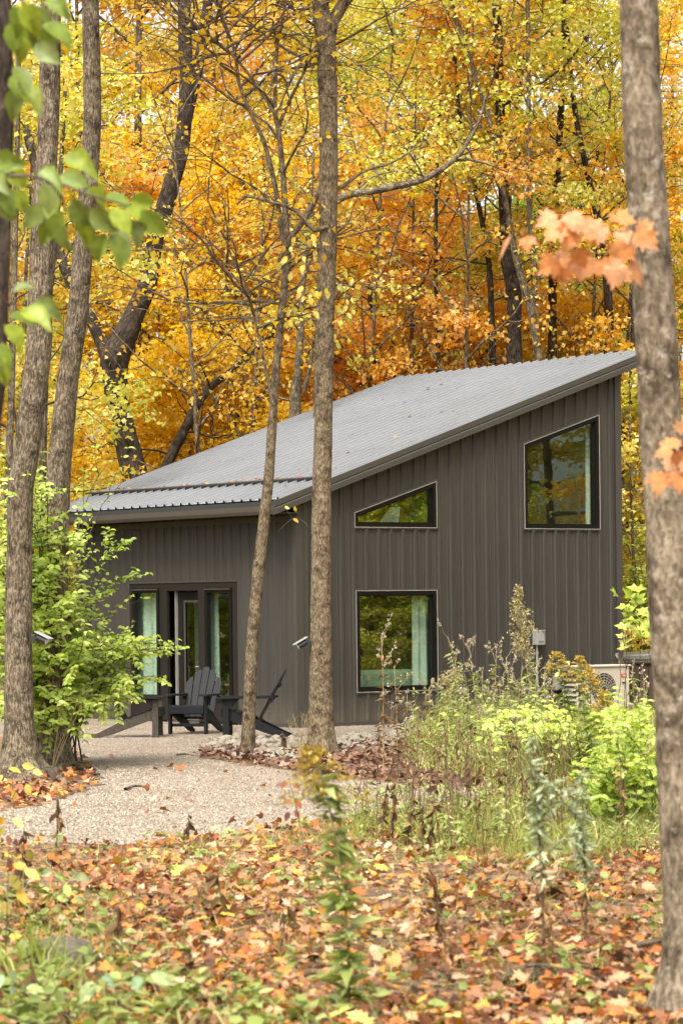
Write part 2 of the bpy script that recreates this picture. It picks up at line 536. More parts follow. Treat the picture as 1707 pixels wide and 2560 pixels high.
def vnoise(p):
    p = np.asarray(p, float)
    i = np.floor(p).astype(np.int64)
    f = p - i
    f = f * f * (3 - 2 * f)
    out = 0
    for dx in (0, 1):
        for dy in (0, 1):
            for dz in (0, 1):
                wgt = (f[..., 0] if dx else 1 - f[..., 0]) * (f[..., 1] if dy else 1 - f[..., 1]) * (f[..., 2] if dz else 1 - f[..., 2])
                out = out + wgt * _h(i[..., 0] + dx, i[..., 1] + dy, i[..., 2] + dz)
    return out * 2 - 1


def smooth_path(pts, r, step):
    """Catmull-Rom through pts, resampled about every step metres"""
    pts = np.asarray(pts, float); r = np.asarray(r, float)
    P = np.vstack([2 * pts[0] - pts[1], pts, 2 * pts[-1] - pts[-2]])
    Rr = np.concatenate([[r[0]], r, [r[-1]]])
    op, orr = [], []
    for i in range(len(pts) - 1):
        n = max(1, int(np.linalg.norm(pts[i + 1] - pts[i]) / step))
        t = np.arange(n) / n
        a, b, c, d = P[i], P[i + 1], P[i + 2], P[i + 3]
        t_ = t[:, None]
        op.append(0.5 * (2 * b + (c - a) * t_ + (2 * a - 5 * b + 4 * c - d) * t_ ** 2 + (3 * b - a - 3 * c + d) * t_ ** 3))
        orr.append(Rr[i + 1] + (Rr[i + 2] - Rr[i + 1]) * t)
    op.append(pts[-1:]); orr.append(r[-1:])
    return np.vstack(op), np.concatenate(orr)


class Tubes:
    """many tapered tubes (trunk, limbs, twigs) in one mesh, with a seamless bark coordinate"""
    def __init__(s):
        s.V, s.F4, s.F3, s.B, s.n = [], [], [], [], 0

    def add(s, pts, r, sides=5, amp=0.0, freq=9.0, lobes=0.0):
        pts = np.asarray(pts, float); r = np.asarray(r, float)
        n = len(pts)
        d = np.gradient(pts, axis=0)
        d /= np.linalg.norm(d, axis=1)[:, None] + 1e-9
        ref = np.array([0.0, 1.0, 0.0]) if abs(d[:, 2]).mean() > 0.5 else np.array([0.0, 0.0, 1.0])
        u = np.cross(d, ref); u /= np.linalg.norm(u, axis=1)[:, None] + 1e-9
        v = np.cross(d, u)
        a = np.arange(sides) * 2 * math.pi / sides
        L = np.concatenate([[0], np.cumsum(np.linalg.norm(np.diff(pts, axis=0), axis=1))])
        cosa, sina = np.cos(a), np.sin(a)
        bark = np.stack(np.broadcast_arrays(cosa[None] * r[:, None], sina[None] * r[:, None], L[:, None]), -1)
        bark = bark + np.array([pts[0][0] * 3.1, pts[0][1] * 1.7, 0])
        rr = np.broadcast_to(r[:, None], (n, sides)).copy()
        if amp:
            q = bark * np.array([freq, freq, freq * 0.16]) 
            rr = rr * (1 + amp * (vnoise(q * 3) * 0.6 + vnoise(q * 6) * 0.4) + 0.05 * vnoise(bark * np.array([2.5, 2.5, 1.2])))
            if lobes:                                   # root flare with buttresses
                base = np.clip(1 - L / 0.55, 0, 1) ** 2
                rr = rr * (1 + lobes * base[:, None] * np.clip(np.cos(a[None] * 5 + pts[0][0] * 9) + 0.4 * np.cos(a[None] * 3 + 1), -0.3, 1))
        V = pts[:, None] + rr[..., None] * (cosa[None, :, None] * u[:, None] + sina[None, :, None] * v[:, None])
        k = s.n
        i = np.arange(n - 1)[:, None] * sides
        j = np.arange(sides)[None]
        j2 = (j + 1) % sides
        s.F4.append((np.stack([i + j, i + j2, i + sides + j2, i + sides + j], -1) + k).reshape(-1, 4))
        s.V.append(V.reshape(-1, 3)); s.B.append(bark.reshape(-1, 3))
        tip = len(V.reshape(-1, 3))
        s.V.append(pts[-1:] + d[-1:] * r[-1]); s.B.append(bark[-1, :1])
        e = (n - 1) * sides
        jj = np.arange(sides)
        s.F3.append(np.stack([e + jj, e + (jj + 1) % sides, np.full(sides, tip)], -1) + k)
        s.n += tip + 1

    def build(s, name, m, parent=None, world=True):
        me = build(name, np.vstack(s.V), [np.vstack(s.F4), np.vstack(s.F3)], smooth=True, vec=np.vstack(s.B))
        return link(name, me, m, parent, world)

    def mesh(s, name):
        return build(name, np.vstack(s.V), [np.vstack(s.F4), np.vstack(s.F3)], smooth=True, vec=np.vstack(s.B))


# leaf shapes: unit length along +y, face +z
KITE = (np.array([(0, 0, 0), (-.45, .42, .10), (0, 1, -.10), (.45, .42, .10)]), np.array([(0, 2, 1), (0, 3, 2)]))
OVAL = (np.array([(0, 0, 0), (-.22, .2, .05), (-.3, .48, .06), (-.17, .78, .02), (0, 1.0, -.12), (.17, .78, .02), (.3, .48, .06), (.22, .2, .05), (0, .5, -.02)]),
        np.array([(8, 0, 7), (8, 7, 6), (8, 6, 5), (8, 5, 4), (8, 4, 3), (8, 3, 2), (8, 2, 1), (8, 1, 0)]))
WIDE = (OVAL[0] * np.array([1.1, 1, 2.2]), OVAL[1])
LANCE = (np.array([(0, 0, 0), (-.1, .35, .03), (0, 1, -.12), (.1, .35, .03)]), np.array([(0, 2, 1), (0, 3, 2)]))
BLADE = (np.array([(-.02, 0, 0), (.02, 0, 0), (-.016, .5, .06), (.016, .5, .06), (0, 1, -.22)]), np.array([(0, 1, 3), (0, 3, 2), (2, 3, 4)]))


def maple_shape():
    o = [(0, 0), (-.12, .10), (-.30, .02), (-.27, .14), (-.52, .22), (-.38, .33), (-.55, .56), (-.30, .50), (-.24, .58), (-.20, .78), (-.10, .74), (0, 1.0)]
    o = o + [(-x, y) for x, y in o[-2:0:-1]]
    v = [(0, .34, 0)] + [(x, y, .10 * math.hypot(x, y - .34) * math.cos(9 * x + 4 * y)) for x, y in o]
    n = len(o)
    return np.array(v), np.array([(0, 1 + (i + 1) % n, 1 + i) for i in range(n)])


MAPLE = maple_shape()
SMAPLE = (np.array([(0, .3, 0), (0, 0, 0), (-.3, .04, .04), (-.5, .42, .07), (-.22, .5, .0), (0, 1, -.08), (.22, .5, .0), (.5, .42, .07), (.3, .04, .04)]),
          np.array([(0, 2, 1), (0, 3, 2), (0, 4, 3), (0, 5, 4), (0, 6, 5), (0, 7, 6), (0, 8, 7), (0, 1, 8)]))


def unit(a):
    return a / (np.linalg.norm(a, axis=-1, keepdims=True) + 1e-9)


class Leaves:
    def __init__(s):
        s.V, s.F, s.T, s.n = [], [], [], 0

    def add(s, shape, pos, d, nrm, size, tint, wid=1.0):
        tv, tf = shape
        pos = np.asarray(pos, float); m = len(pos)
        if m == 0:
            return s
        y = unit(np.broadcast_to(np.asarray(d, float), (m, 3)))
        x = unit(np.cross(y, np.broadcast_to(np.asarray(nrm, float), (m, 3))))
        z = np.cross(x, y)
        size = np.broadcast_to(np.asarray(size, float), (m,))
        curl = rng.uniform(0.3, 2.2, (m, 1)) 
        loc = tv[None] * size[:, None, None]
        V = pos[:, None] + loc[..., 0:1] * wid * x[:, None] + loc[..., 1:2] * y[:, None] + (loc[..., 2] * curl)[..., None] * z[:, None]
        k = s.n + np.arange(m)[:, None, None] * len(tv)
        s.F.append((tf[None] + k).reshape(-1, tf.shape[1]))
        s.V.append(V.reshape(-1, 3))
        s.T.append(np.repeat(np.broadcast_to(np.clip(tint, 0, 1), (m,)), len(tf)))
        s.n += m * len(tv)
        return s

    def mesh(s, name):
        return build(name, np.vstack(s.V), [np.vstack(s.F)], tint=np.concatenate(s.T))

    def build(s, name, m, parent=None, world=True):
        return link(name, s.mesh(name), m, parent, world)


def rdir(n, flat=1.0):
    v = rng.normal(size=(n, 3)); v[:, 2] *= flat
    return unit(v)


def leafy(lv, shape, pos, size, out=None, tint0=0.5, spread=0.22, droop=0.45):
    """n leaves at pos, hanging outwards, their faces tipped every way but mostly up"""
    n = len(pos)
    d = rdir(n, 0.5)
    if out is not None:
        d = unit(d + 0.8 * out)
    d[:, 2] -= droop
    nr = rng.normal(size=(n, 3)) * 0.75 + np.array([0, 0, 0.9])
    lv.add(shape, pos, d, nr, rng.uniform(0.7, 1.25, n) * size, tint0 + rng.normal(0, spread, n))


# ------------------------------------------------------------------ the setting: ground, gravel, leaf beds
def sheet(name, poly, z, m, jitter=0.06, seed=0):
    pts = []
    n = len(poly)
    r = random.Random(seed)
    for i in range(n):
        a, b = np.array(poly[i]), np.array(poly[(i + 1) % n])
        k = max(2, int(np.linalg.norm(b - a) / 0.25))
        for j in range(k):
            p = a + (b - a) * j / k
            pts.append((p[0] + r.gauss(0, jitter), p[1] + r.gauss(0, jitter * 2), z))
    me = bpy.data.meshes.new(name)
    me.from_pydata(pts, [], [tuple(range(len(pts)))])
    bm = bmesh.new(); bm.from_mesh(me)
    bmesh.ops.triangulate(bm, faces=bm.faces)
    for f in bm.faces:
        if f.normal.z < 0: f.normal_flip()
    bm.to_mesh(me); bm.free()
    return tag(link(name, me, m), kind='structure')


def gpoly(pp):
    return [gp(x, y)[:2] for x, y in pp]


def inside(poly, X, Y):
    X = np.asarray(X); Y = np.asarray(Y)
    c = np.zeros(X.shape, bool)
    n = len(poly)
    for i in range(n):
        x1, y1 = poly[i]; x2, y2 = poly[(i + 1) % n]
        k = ((y1 > Y) != (y2 > Y)) & (X < (x2 - x1) * (Y - y1) / (y2 - y1 + 1e-12) + x1)
        c ^= k
    return c


g_me = build('forest_floor', [(-220, -60, 0), (220, -60, 0), (220, 320, 0), (-220, 320, 0)], [np.array([(0, 1, 2, 3)])])
floor = tag(link('forest_floor', g_me, M['ground']), kind='structure')

GRAVEL = gpoly([(-150, 1950), (0, 1942), (150, 1938), (300, 1942), (450, 1930), (560, 1912), (680, 1895), (850, 1878), (1000, 1868), (1090, 1850), (1120, 1825), (1180, 1800), (1300, 1760),
                (1300, 1700), (1100, 1672), (900, 1655), (700, 1640), (420, 1615), (180, 1610), (-150, 1620), (-300, 1700), (-350, 1850)])
ISLE_L = gpoly([(-250, 1888), (-40, 1872), (70, 1856), (160, 1832), (235, 1806), (205, 1760), (165, 1715), (110, 1690), (40, 1690), (-60, 1700), (-250, 1740)])
ISLE_C = gpoly([(440, 1738), (520, 1752), (600, 1762), (700, 1776), (800, 1790), (900, 1800), (1020, 1806), (1120, 1810), (1250, 1790), (1300, 1740), (1150, 1702), (1000, 1696), (880, 1700), (800, 1716), (700, 1726), (600, 1722), (500, 1720)])
sheet('gravel_path', GRAVEL, 0.004, M['gravel'], 0.05, 1)
sheet('leaf_bed', ISLE_L, 0.008, M['ground'], 0.05, 2)
sheet('leaf_bed', ISLE_C, 0.008, M['ground'], 0.05, 3)
STONES = gpoly([(470, 1722), (520, 1742), (590, 1748), (640, 1752), (700, 1745), (770, 1735), (860, 1728), (930, 1708), (900, 1690), (800, 1693), (720, 1705), (640, 1700), (560, 1696), (500, 1702)])

# ------------------------------------------------------------------ the cabin
PHI = math.radians(36.5)
O3 = gp(746 / K, 1821 / K)
GV = np.array([math.cos(PHI), math.sin(PHI), 0]); LV = np.array([-math.sin(PHI), math.cos(PHI), 0]); ZV = np.array([0, 0, 1.0])
WG, WL = 6.245, 6.02
RS = 0.3402


def hp(g, l, z):
    return O3 + GV * g + LV * l + ZV * z


def roofz(g):
    return 3.427 + RS * g


cabin = thing('cabin', 'dark brown metal-clad cabin with a single-pitch grey metal roof', 'cabin', tuple(O3))
inv = Matrix.Translation(-Vector(O3))


def cpart(name, mb, m, parent=None, bevel=0.0, smooth=False, label=None):
    o = mb.build(name, m, None, bevel, smooth) if isinstance(mb, MB) else link(name, mb, m)
    o.parent = parent or cabin
    o.matrix_parent_inverse = inv if (parent is None or parent is cabin) else chain(parent).inverted()
    if label: o['label'] = label
    return o


RP = 0.2286
# rib profile over one pitch, centred on the rib: (offset along the wall, height)
PROF = [(-.032, 0), (-.020, .027), (.020, .027), (.032, 0), (.064, 0), (.068, .0035), (.076, .0035), (.080, 0), (.148, 0), (.152, .0035), (.160, .0035), (.164, 0)]


def prof_h(s, first):
    t = (s - first + .04) % RP - .04
    xs = [p[0] for p in PROF] + [RP - .034]
    hsn = [p[1] for p in PROF] + [0]
    return float(np.interp(t, xs, hsn))


def wall_panels(pos, width, top, openings, first, rib=True, bottom=0.02, clear=0.0):
    """pos(s, z, h) -> point. openings: polygons of (s, z) with vertical left and right sides: (s0, s1, zb, zt0, zt1)."""
    br = {0.0, width}
    if rib:
        k = first
        while k - RP > -0.1: k -= RP
        while k < width + 0.1:
            for o, _ in PROF:
                if 0 < k + o < width: br.add(round(k + o, 5))
            k += RP
    for s0, s1, *_r in openings:
        br.add(s0); br.add(s1)
    br = sorted(br)
    out = {}
    for a, b in zip(br[:-1], br[1:]):
        if b - a < 1e-4: continue
        mid = (a + b) / 2
        iv = [(lambda s: bottom, top)]
        for s0, s1, zb, zt0, zt1 in openings:
            if s0 <= mid <= s1:
                ft = (lambda s, s0=s0, s1=s1, zt0=zt0, zt1=zt1: zt0 + (zt1 - zt0) * (s - s0) / (s1 - s0))
                fb = (lambda s, zb=zb: zb)
                nw = []
                for lo, hi in iv:
                    if lo(mid) < fb(mid) < hi(mid):
                        nw.append((lo, fb)); 
                        if ft(mid) < hi(mid): nw.append((ft, hi))
                    elif fb(mid) <= lo(mid):
                        if lo(mid) < ft(mid) < hi(mid): nw.append((ft, hi))
                        elif ft(mid) <= lo(mid): nw.append((lo, hi))
                    else: nw.append((lo, hi))
                iv = nw
        pi = int((mid - first + 0.05 + RP * 40) // (RP * 4))
        mb = out.setdefault(pi, MB())
        ha, hb = (prof_h(a, first), prof_h(b, first)) if rib else (0, 0)
        if rib:
            ha = prof_h(a + 1e-5, first); hb = prof_h(b - 1e-5, first)
        for lo, hi in iv:
            mb.add([pos(a, lo(a), ha), pos(b, lo(b), hb), pos(b, hi(b), hb), pos(a, hi(a), ha)], [(0, 1, 2, 3)])
    return out


# windows on the gable side: (g, z) corners
WIN = {
    'small': [(1.007, 2.884), (2.590, 2.884), (2.590, 3.640), (1.007, 3.138)],
    'large': [(4.252, 2.884), (5.835, 2.884), (5.835, 4.728), (4.252, 4.219)],
    'lower': [(1.018, 0.462), (2.580, 0.462), (2.580, 2.003), (1.018, 2.003)],
}


def opening(p, inset=0.02):
    return (p[0][0] + inset, p[1][0] - inset, p[0][1] + inset, p[3][1] - inset, p[2][1] - inset)


gops = [opening(p) for p in WIN.values()]
pan = wall_panels(lambda s, z, h: hp(s, -h, z), WG, lambda s: 3.27 + RS * s, gops, 1.022)
for i in sorted(pan): cpart('siding_panel', pan[i], M['siding'])
ENT = (1.452, 4.478, -0.1, 2.16, 2.16)
lops = [(ENT[0] + .02, ENT[1] - .02, -0.1, 2.14, 2.14)]
pan = wall_panels(lambda s, z, h: hp(-h, s, z), WL, lambda s: 3.2, lops, 0.067)
for i in sorted(pan): cpart('siding_panel', pan[i], M['siding'])
# far walls, plain ribbed
pan = wall_panels(lambda s, z, h: hp(WG + h, s, z), WL, lambda s: 5.4, [], 0.067)
for i in sorted(pan): cpart('siding_panel', pan[i], M['siding'])
pan = wall_panels(lambda s, z, h: hp(s, WL + h, z), WG, lambda s: 3.27 + RS * s, [], 0.1)
for i in sorted(pan): cpart('siding_panel', pan[i], M['siding'])
# inner lining
lin = wall_panels(lambda s, z, h: hp(s, 0.13, z), WG - .0, lambda s: 3.22 + RS * s, gops, 1.022, rib=False)
mb = MB()
for q in lin.values(): mb.add(q.v, q.f)
lin = wall_panels(lambda s, z, h: hp(0.13, s, z), WL, lambda s: 3.2, lops, 0.067, rib=False)
for q in lin.values(): mb.add(q.v, q.f)
mb.add([hp(WG - .13, .13, 0), hp(WG - .13, WL - .13, 0), hp(WG - .13, WL - .13, 5.2), hp(WG - .13, .13, 5.2)], [(0, 1, 2, 3)])
mb.add([hp(.13, WL - .13, 0), hp(WG - .13, WL - .13, 0), hp(WG - .13, WL - .13, 5.2), hp(.13, WL - .13, 3.2)], [(0, 1, 2, 3)])
cpart('inner_wall', mb, M['drywall'])
mb = MB().prism([hp(.02, .02, 0.04), hp(WG - .02, .02, .04), hp(WG - .02, WL - .02, .04), hp(.02, WL - .02, .04)], (0, 0, .05))
cpart('floor_deck', mb, M['intfloor'])
mb = MB().prism([hp(.14, .14, 2.52), hp(WG - .14, .14, 2.52), hp(WG - .14, WL - .14, 2.52), hp(.14, WL - .14, 2.52)], (0, 0, .12))
cpart('loft_floor', mb, M['intfloor'])
mb = MB().prism([hp(3.6, .14, .1), hp(3.6, WL - .14, .1), hp(3.7, WL - .14, .1), hp(3.7, .14, .1)], (0, 0, 2.4))
cpart('partition', mb, M['drywall'])

# corner, base and frieze trim
mb = MB().prism([hp(.19, -.024, .0), hp(-.026, -.024, 0), hp(-.026, .07, 0), hp(-.022, .07, 0), hp(-.022, -.0205, 0), hp(.19, -.0205, 0)], (0, 0, 3.22))
cpart('corner_trim', mb, M['trim'])
mb = MB().prism([hp(WG - .1, -.024, 0), hp(WG + .026, -.024, 0), hp(WG + .026, .1, 0), hp(WG + .022, .1, 0), hp(WG + .022, -.0205, 0), hp(WG - .1, -.0205, 0)], (0, 0, 5.42))
cpart('corner_trim', mb, M['trim'])
mb = MB().prism([hp(-.026, WL - .1, 0), hp(-.026, WL + .026, 0), hp(.1, WL + .026, 0), hp(.1, WL + .022, 0), hp(-.022, WL + .022, 0), hp(-.022, WL - .1, 0)], (0, 0, 3.2))
cpart('corner_trim', mb, M['trim'])
mb = MB().prism([hp(.195, -.03, .0), hp(WG - .105, -.03, 0), hp(WG - .105, -.004, 0), hp(.195, -.004, 0)], (0, 0, .06))
cpart('base_trim', mb, M['trim'])
for l0, l1 in ((.08, ENT[0] - .01), (ENT[1] + .01, WL - .11)):
    cpart('base_trim', MB().prism([hp(-.03, l0, 0), hp(-.03, l1, 0), hp(-.004, l1, 0), hp(-.004, l0, 0)], (0, 0, .06)), M['trim'])
cpart('frieze_trim', MB().prism([hp(-.034, .08, 2.99), hp(-.034, WL - .11, 2.99), hp(-.021, WL - .11, 2.99), hp(-.021, .08, 2.99)], (0, 0, .085)), M['trim'])

# screws on the siding: rows of small heads
sv, sf = [], []
def screw(p, n_, k):
    a = np.cross(n_, ZV)
    r = .008
    i = len(sv)
    for j in range(6):
        t = j * math.pi / 3
        sv.append(p + r * (math.cos(t) * a + math.sin(t) * ZV))
    sv.append(p + n_ * .006)
    for j in range(6): sf.append((i + j, i + (j + 1) % 6, i + 6))
for z in (0.9, 1.55, 2.27, 3.35, 4.0, 4.6):
    s = .1076
    while s < WG:
        ok = z < 3.1 + RS * s and not any(o[0] - .05 < s - .04 < o[1] + .05 and o[2] - .05 < z < o[4] + .05 for o in gops)
        if ok and s > .25: screw(hp(s - .045, -.001, z), -LV, 0)
        s += RP
for z in (.25, 1.1, 2.29, 2.8):
    s = .067
    while s < WL - .1:
        if not (ENT[0] < s < ENT[1] and z < 2.2): screw(hp(-.001, s + .05, z), -GV, 0)
        s += RP
me = bpy.data.meshes.new('screws'); me.from_pydata([tuple(p) for p in sv], [], sf)
tag(cpart('screws', me, M['trim']), kind='stuff')


# roof panels
G0, G1, LA, LB = -.38, 6.86, -.15, 6.47
def rpos(l, g, h):
    n_ = (ZV - RS * GV); n_ = n_ / np.linalg.norm(n_)
    return hp(g, l, roofz(g)) + n_ * h
k = LA + .06; br = {LA, LB}
first = k
while k < LB + .1:
    for o, _ in PROF:
        if LA < k + o < LB: br.add(round(k + o, 5))
    k += RP
br = sorted(br); groups = {}
gs = np.linspace(G0, G1, 2)
for a, b in zip(br[:-1], br[1:]):
    pi = int(((a + b) / 2 - first + .05) // (RP * 4))
    ha, hb = 1.2 * prof_h(a + 1e-5, first), 1.2 * prof_h(b - 1e-5, first)
    groups.setdefault(pi, MB()).add([rpos(a, G0, ha), rpos(a, G1, ha), rpos(b, G1, hb), rpos(b, G0, hb)], [(0, 1, 2, 3)])
for i in sorted(groups): cpart('roof_panel', groups[i], M['roof'])
# roof deck underneath, rake and ridge trim, soffits, gutter
d0 = .03
mb = MB().prism([hp(G0 + .02, LA + .03, roofz(G0) - d0), hp(G1 - .02, LA + .03, roofz(G1) - d0), hp(G1 - .02, LB - .03, roofz(G1) - d0), hp(G0 + .02, LB - .03, roofz(G0) - d0)], (0, 0, -.10))
cpart('roof_deck', mb, M['trim'])


def rake(l_out, sgn):
    g0, g1 = -.50, 6.90
    z0, z1 = roofz(g0), roofz(g1)
    q = l_out
    mb = MB()
    pr = [(0, .012), (.022, .012), (.022, -.07), (.012, -.085), (.022, -.10), (.022, -.182), (-.03, -.182), (-.03, -.172), (0, -.172)]
    n = len(pr)
    vs = [hp(g0, q - sgn * a, z0 + b) for a, b in pr] + [hp(g1, q - sgn * a, z1 + b) for a, b in pr]
    fs = [tuple(range(n)), tuple(range(n, 2 * n))[::-1]] + [(i, n + i, n + (i + 1) % n, (i + 1) % n) for i in range(n)]
    return mb.add(vs, fs)
cpart('rake_trim', rake(LA - .004, 1), M['trim'])
cpart('rake_trim', rake(LB + .004, -1), M['trim'])
cpart('rake_soffit', MB().prism([hp(-.48, LA + .03, roofz(-.48) - .17), hp(6.88, LA + .03, roofz(6.88) - .17), hp(6.88, .03, roofz(6.88) - .17), hp(-.48, .03, roofz(-.48) - .17)], (0, 0, .01)), M['trim'])
cpart('ridge_trim', MB().prism([hp(6.862, LA + .002, roofz(6.86) - .19), hp(6.882, LA + .002, roofz(6.86) - .19), hp(6.882, LB, roofz(6.86) - .19), hp(6.862, LB, roofz(6.86) - .19)], (0, 0, .2)), M['trim'])
cpart('eave_soffit', MB().prism([hp(-.378, LA + .04, 3.10), hp(-.005, LA + .04, 3.10), hp(-.005, LB - .04, 3.10), hp(-.378, LB - .04, 3.10)], (0, 0, .012)), M['trim'])
cpart('fascia', MB().prism([hp(-.378, LA + .02, 3.09), hp(-.36, LA + .02, 3.09), hp(-.36, LB - .02, 3.09), hp(-.378, LB - .02, 3.09)], (0, 0, .19)), M['roofdark'])
pr = [(-.380, 3.21), (-.380, 3.085), (-.470, 3.085), (-.492, 3.13), (-.500, 3.195), (-.486, 3.195), (-.480, 3.135), (-.462, 3.095), (-.390, 3.095), (-.390, 3.21)]
n = len(pr)
mb = MB()
mb.add([hp(g, LA + .02, z) for g, z in pr] + [hp(g, LB, z) for g, z in pr], [tuple(range(n)), tuple(range(n, 2 * n))[::-1]] + [(i, n + i, n + (i + 1) % n, (i + 1) % n) for i in range(n)])
cpart('gutter', mb, M['gutter'])
# snow guard: a bar on clips across the roof
mb = MB()
mb.prism([rpos(LA + .12, .43, .045), rpos(LA + .12, .485, .045), rpos(LA + .12, .485, .066), rpos(LA + .12, .43, .066)], LV * (LB - LA - .15))
gd = cpart('snow_guard', mb, M['roofdark'])
mb = MB()
l = first + RP / 2
while l < LB - .05:
    mb.prism([rpos(l - .085, .44, .0), rpos(l - .085, .455, 0), rpos(l - .085, .455, .046), rpos(l - .085, .44, .046)], LV * .17)
    l += RP
cpart('foam_closure', mb, M['roofdark'], gd)
cpart('roof_screws', (lambda mb: [mb.cyl(rpos(first + RP * i + .02, g, .0325), rpos(first + RP * i + .02, g, .039), .006, 5) for g in (1.0, 1.9, 2.8, 3.7, 4.6, 5.5, 6.4) for i in range(29)] and mb)(MB()), M['roofdark'])['kind'] = 'stuff'


def inset(poly, d):
    n = len(poly); out = []
    for i in range(n):
        p0, p1, p2 = (np.array(poly[(i + j) % n], float) for j in (-1, 0, 1))
        e1 = (p1 - p0) / np.linalg.norm(p1 - p0); e2 = (p2 - p1) / np.linalg.norm(p2 - p1)
        n1 = np.array([-e1[1], e1[0]]); n2 = np.array([-e2[1], e2[0]])
        A = np.array([n1, n2]); bb = np.array([n1 @ p1 + d, n2 @ p1 + d])
        out.append(tuple(np.linalg.solve(A, bb)))
    return out


def window(poly, P, nout, fw=0.062, trimw=.021, parent=None, name='window'):
    """poly counter-clockwise in (s, z); P(s, z) -> point on the wall face; nout outward normal"""
    def q(pl, o): return [P(s, z) + nout * o for s, z in pl]
    a = poly; b = inset(a, trimw); c = inset(b, .010); d = inset(c, fw)
    w_ = cpart(name, MB().ring(q(inset(c, .0005), -.13), q(d, -.13), nout * .155), M['black'])
    o = cpart('window_trim', MB().ring(q(a, -.02), q(b, -.02), nout * .046), M['trim'], w_)
    o = cpart('edge_highlight', MB().ring(q(inset(b, .0005), -.02), q(c, -.02), nout * .052), M['silver'], w_)  # pale ring: bright edge highlight of the trim, put into colour
    o = cpart('sash', MB().ring(q(inset(d, -.002), -.06), q(inset(d, .012), -.06), nout * .06), M['black'], w_)
    g_ = inset(d, .008)
    o = cpart('pane', MB().add(q(g_, -.045), [tuple(range(len(g_)))]), M['glass'], w_)
    return w_


gP = lambda s, z: hp(s, 0, z)
window(WIN['small'], gP, -LV)
window(WIN['large'], gP, -LV)
window(WIN['lower'], gP, -LV)

# entry: dark panel with two sidelights and a door
lP = lambda s, z: hp(0, s, z)
def lq(pl, o): return [lP(s, z) - GV * o for s, z in pl]
rect = lambda s0, s1, z0, z1: [(s1, z0), (s0, z0), (s0, z1), (s1, z1)]
SL1, SL2, DR = (3.612, 4.372, .345, 2.063), (1.630, 2.345, .345, 2.050), (2.545, 3.405, 0.03, 2.016)
ent = (1.475, 4.455, .03, 2.135)
# surround pieced together round the openings so that no faces overlap
mb = MB()
ss = [ent[0], SL2[0], SL2[1], DR[0], DR[1], SL1[0], SL1[1], ent[1]]
def slab(mb, s0, s1, z0, z1, t0=-.03, t1=.018):
    mb.prism(lq(rect(s0, s1, z0, z1), t0), -GV * (t1 - t0))
slab(mb, ent[0], SL2[0], .03, ent[3]); slab(mb, SL2[1], DR[0], .03, ent[3]); slab(mb, DR[1], SL1[0], .03, ent[3]); slab(mb, SL1[1], ent[1], .03, ent[3])
slab(mb, SL2[0], SL2[1], .03, SL2[2]); slab(mb, SL2[0], SL2[1], SL2[3], ent[3])
slab(mb, SL1[0], SL1[1], .03, SL1[2]); slab(mb, SL1[0], SL1[1], SL1[3], ent[3])
slab(mb, DR[0], DR[1], DR[3], ent[3])
es = cpart('entry_surround', mb, M['entry'])
mb = MB()
po = [(ENT[1], -.0), (ENT[1], 2.16), (ENT[0], 2.16), (ENT[0], 0)]
for s0, s1, z0, z1 in ((ENT[0], ent[0] - .001, 0, 2.136), (ent[1] + .001, ENT[1], 0, 2.136), (ENT[0], ENT[1], 2.137, 2.16)):
    mb.prism(lq(rect(s0, s1, z0, z1), -.03), -GV * .06)
cpart('entry_trim', mb, M['trim'], es)
for sl in (SL1, SL2):
    a = rect(*sl)[::1]
    a = [(s, z) for s, z in a]
    aa = inset(a[::-1], .002)
    c = inset(aa, .012); d = inset(aa, .07)
    q = lambda pl, o: lq(pl, o)
    f = cpart('sidelight', MB().ring(q(aa, -.028), q(d, -.028), -GV * .063), M['black'], None)
    cpart('drip_cap', MB().prism(lq(rect(sl[0] + .02, sl[1] - .02, sl[3] - .03, sl[3] - .012), .036), -GV * .02), M['trim'], f)
    cpart('pane', MB().add(q(inset(d, -.004), -.03), [(0, 1, 2, 3)]), M['glass'], f)
# door, set back, with a full-height light
DL = (2.562, 3.255, .045, 2.000)
DG = (2.60, 3.055, .27, 1.85)
aa = rect(*DL)[::-1]; dd = rect(*DG)[::-1]
door = cpart('door', MB().ring(lq(aa, -.13), lq(dd, -.13), -GV * .045), M['door'])
ii = inset(dd, .014)
cpart('door_bead', MB().ring(lq(inset(dd, -.02), -.085), lq(ii, -.085), -GV * .012), M['trim'], door)
cpart('door_light', MB().add(lq(inset(dd, .004), -.10), [(0, 1, 2, 3)]), M['glass'], door)
mb = MB().prism(lq(rect(2.57, 2.61, .80, 1.0), -.085), -GV * .01)
h1 = hp(.06, 2.59, .86)
mb.cyl(hp(.085, 2.59, .86), hp(.03, 2.59, .86), .011, 10); mb.cyl(hp(.03, 2.60, .86), hp(.03, 2.70, .86), .010, 10)
cpart('handle', mb, M['silver'], door)
mb = MB()
for s0, s1 in ((DR[0] + .001, DL[0] - .002), (DL[1] + .002, DL[1] + .016)):
    mb.prism(lq(rect(s0, s1, .031, DR[3] - .002), -.14), -GV * .10)
cpart('door_jamb_and_shade', mb, M['silver'])
shade_strip = MB(); shade_strip.prism(lq(rect(DL[1] + .018, DR[1] - .001, .031, DR[3] - .002), -.14), -GV * .02)
cpart('door_jamb_and_shade', shade_strip, M['black'])  # black strip painted in for the shadow of the door recess
cpart('threshold', MB().prism(lq(rect(DR[0], DR[1], .0, .029), -.14), -GV * .17), M['gutter'])

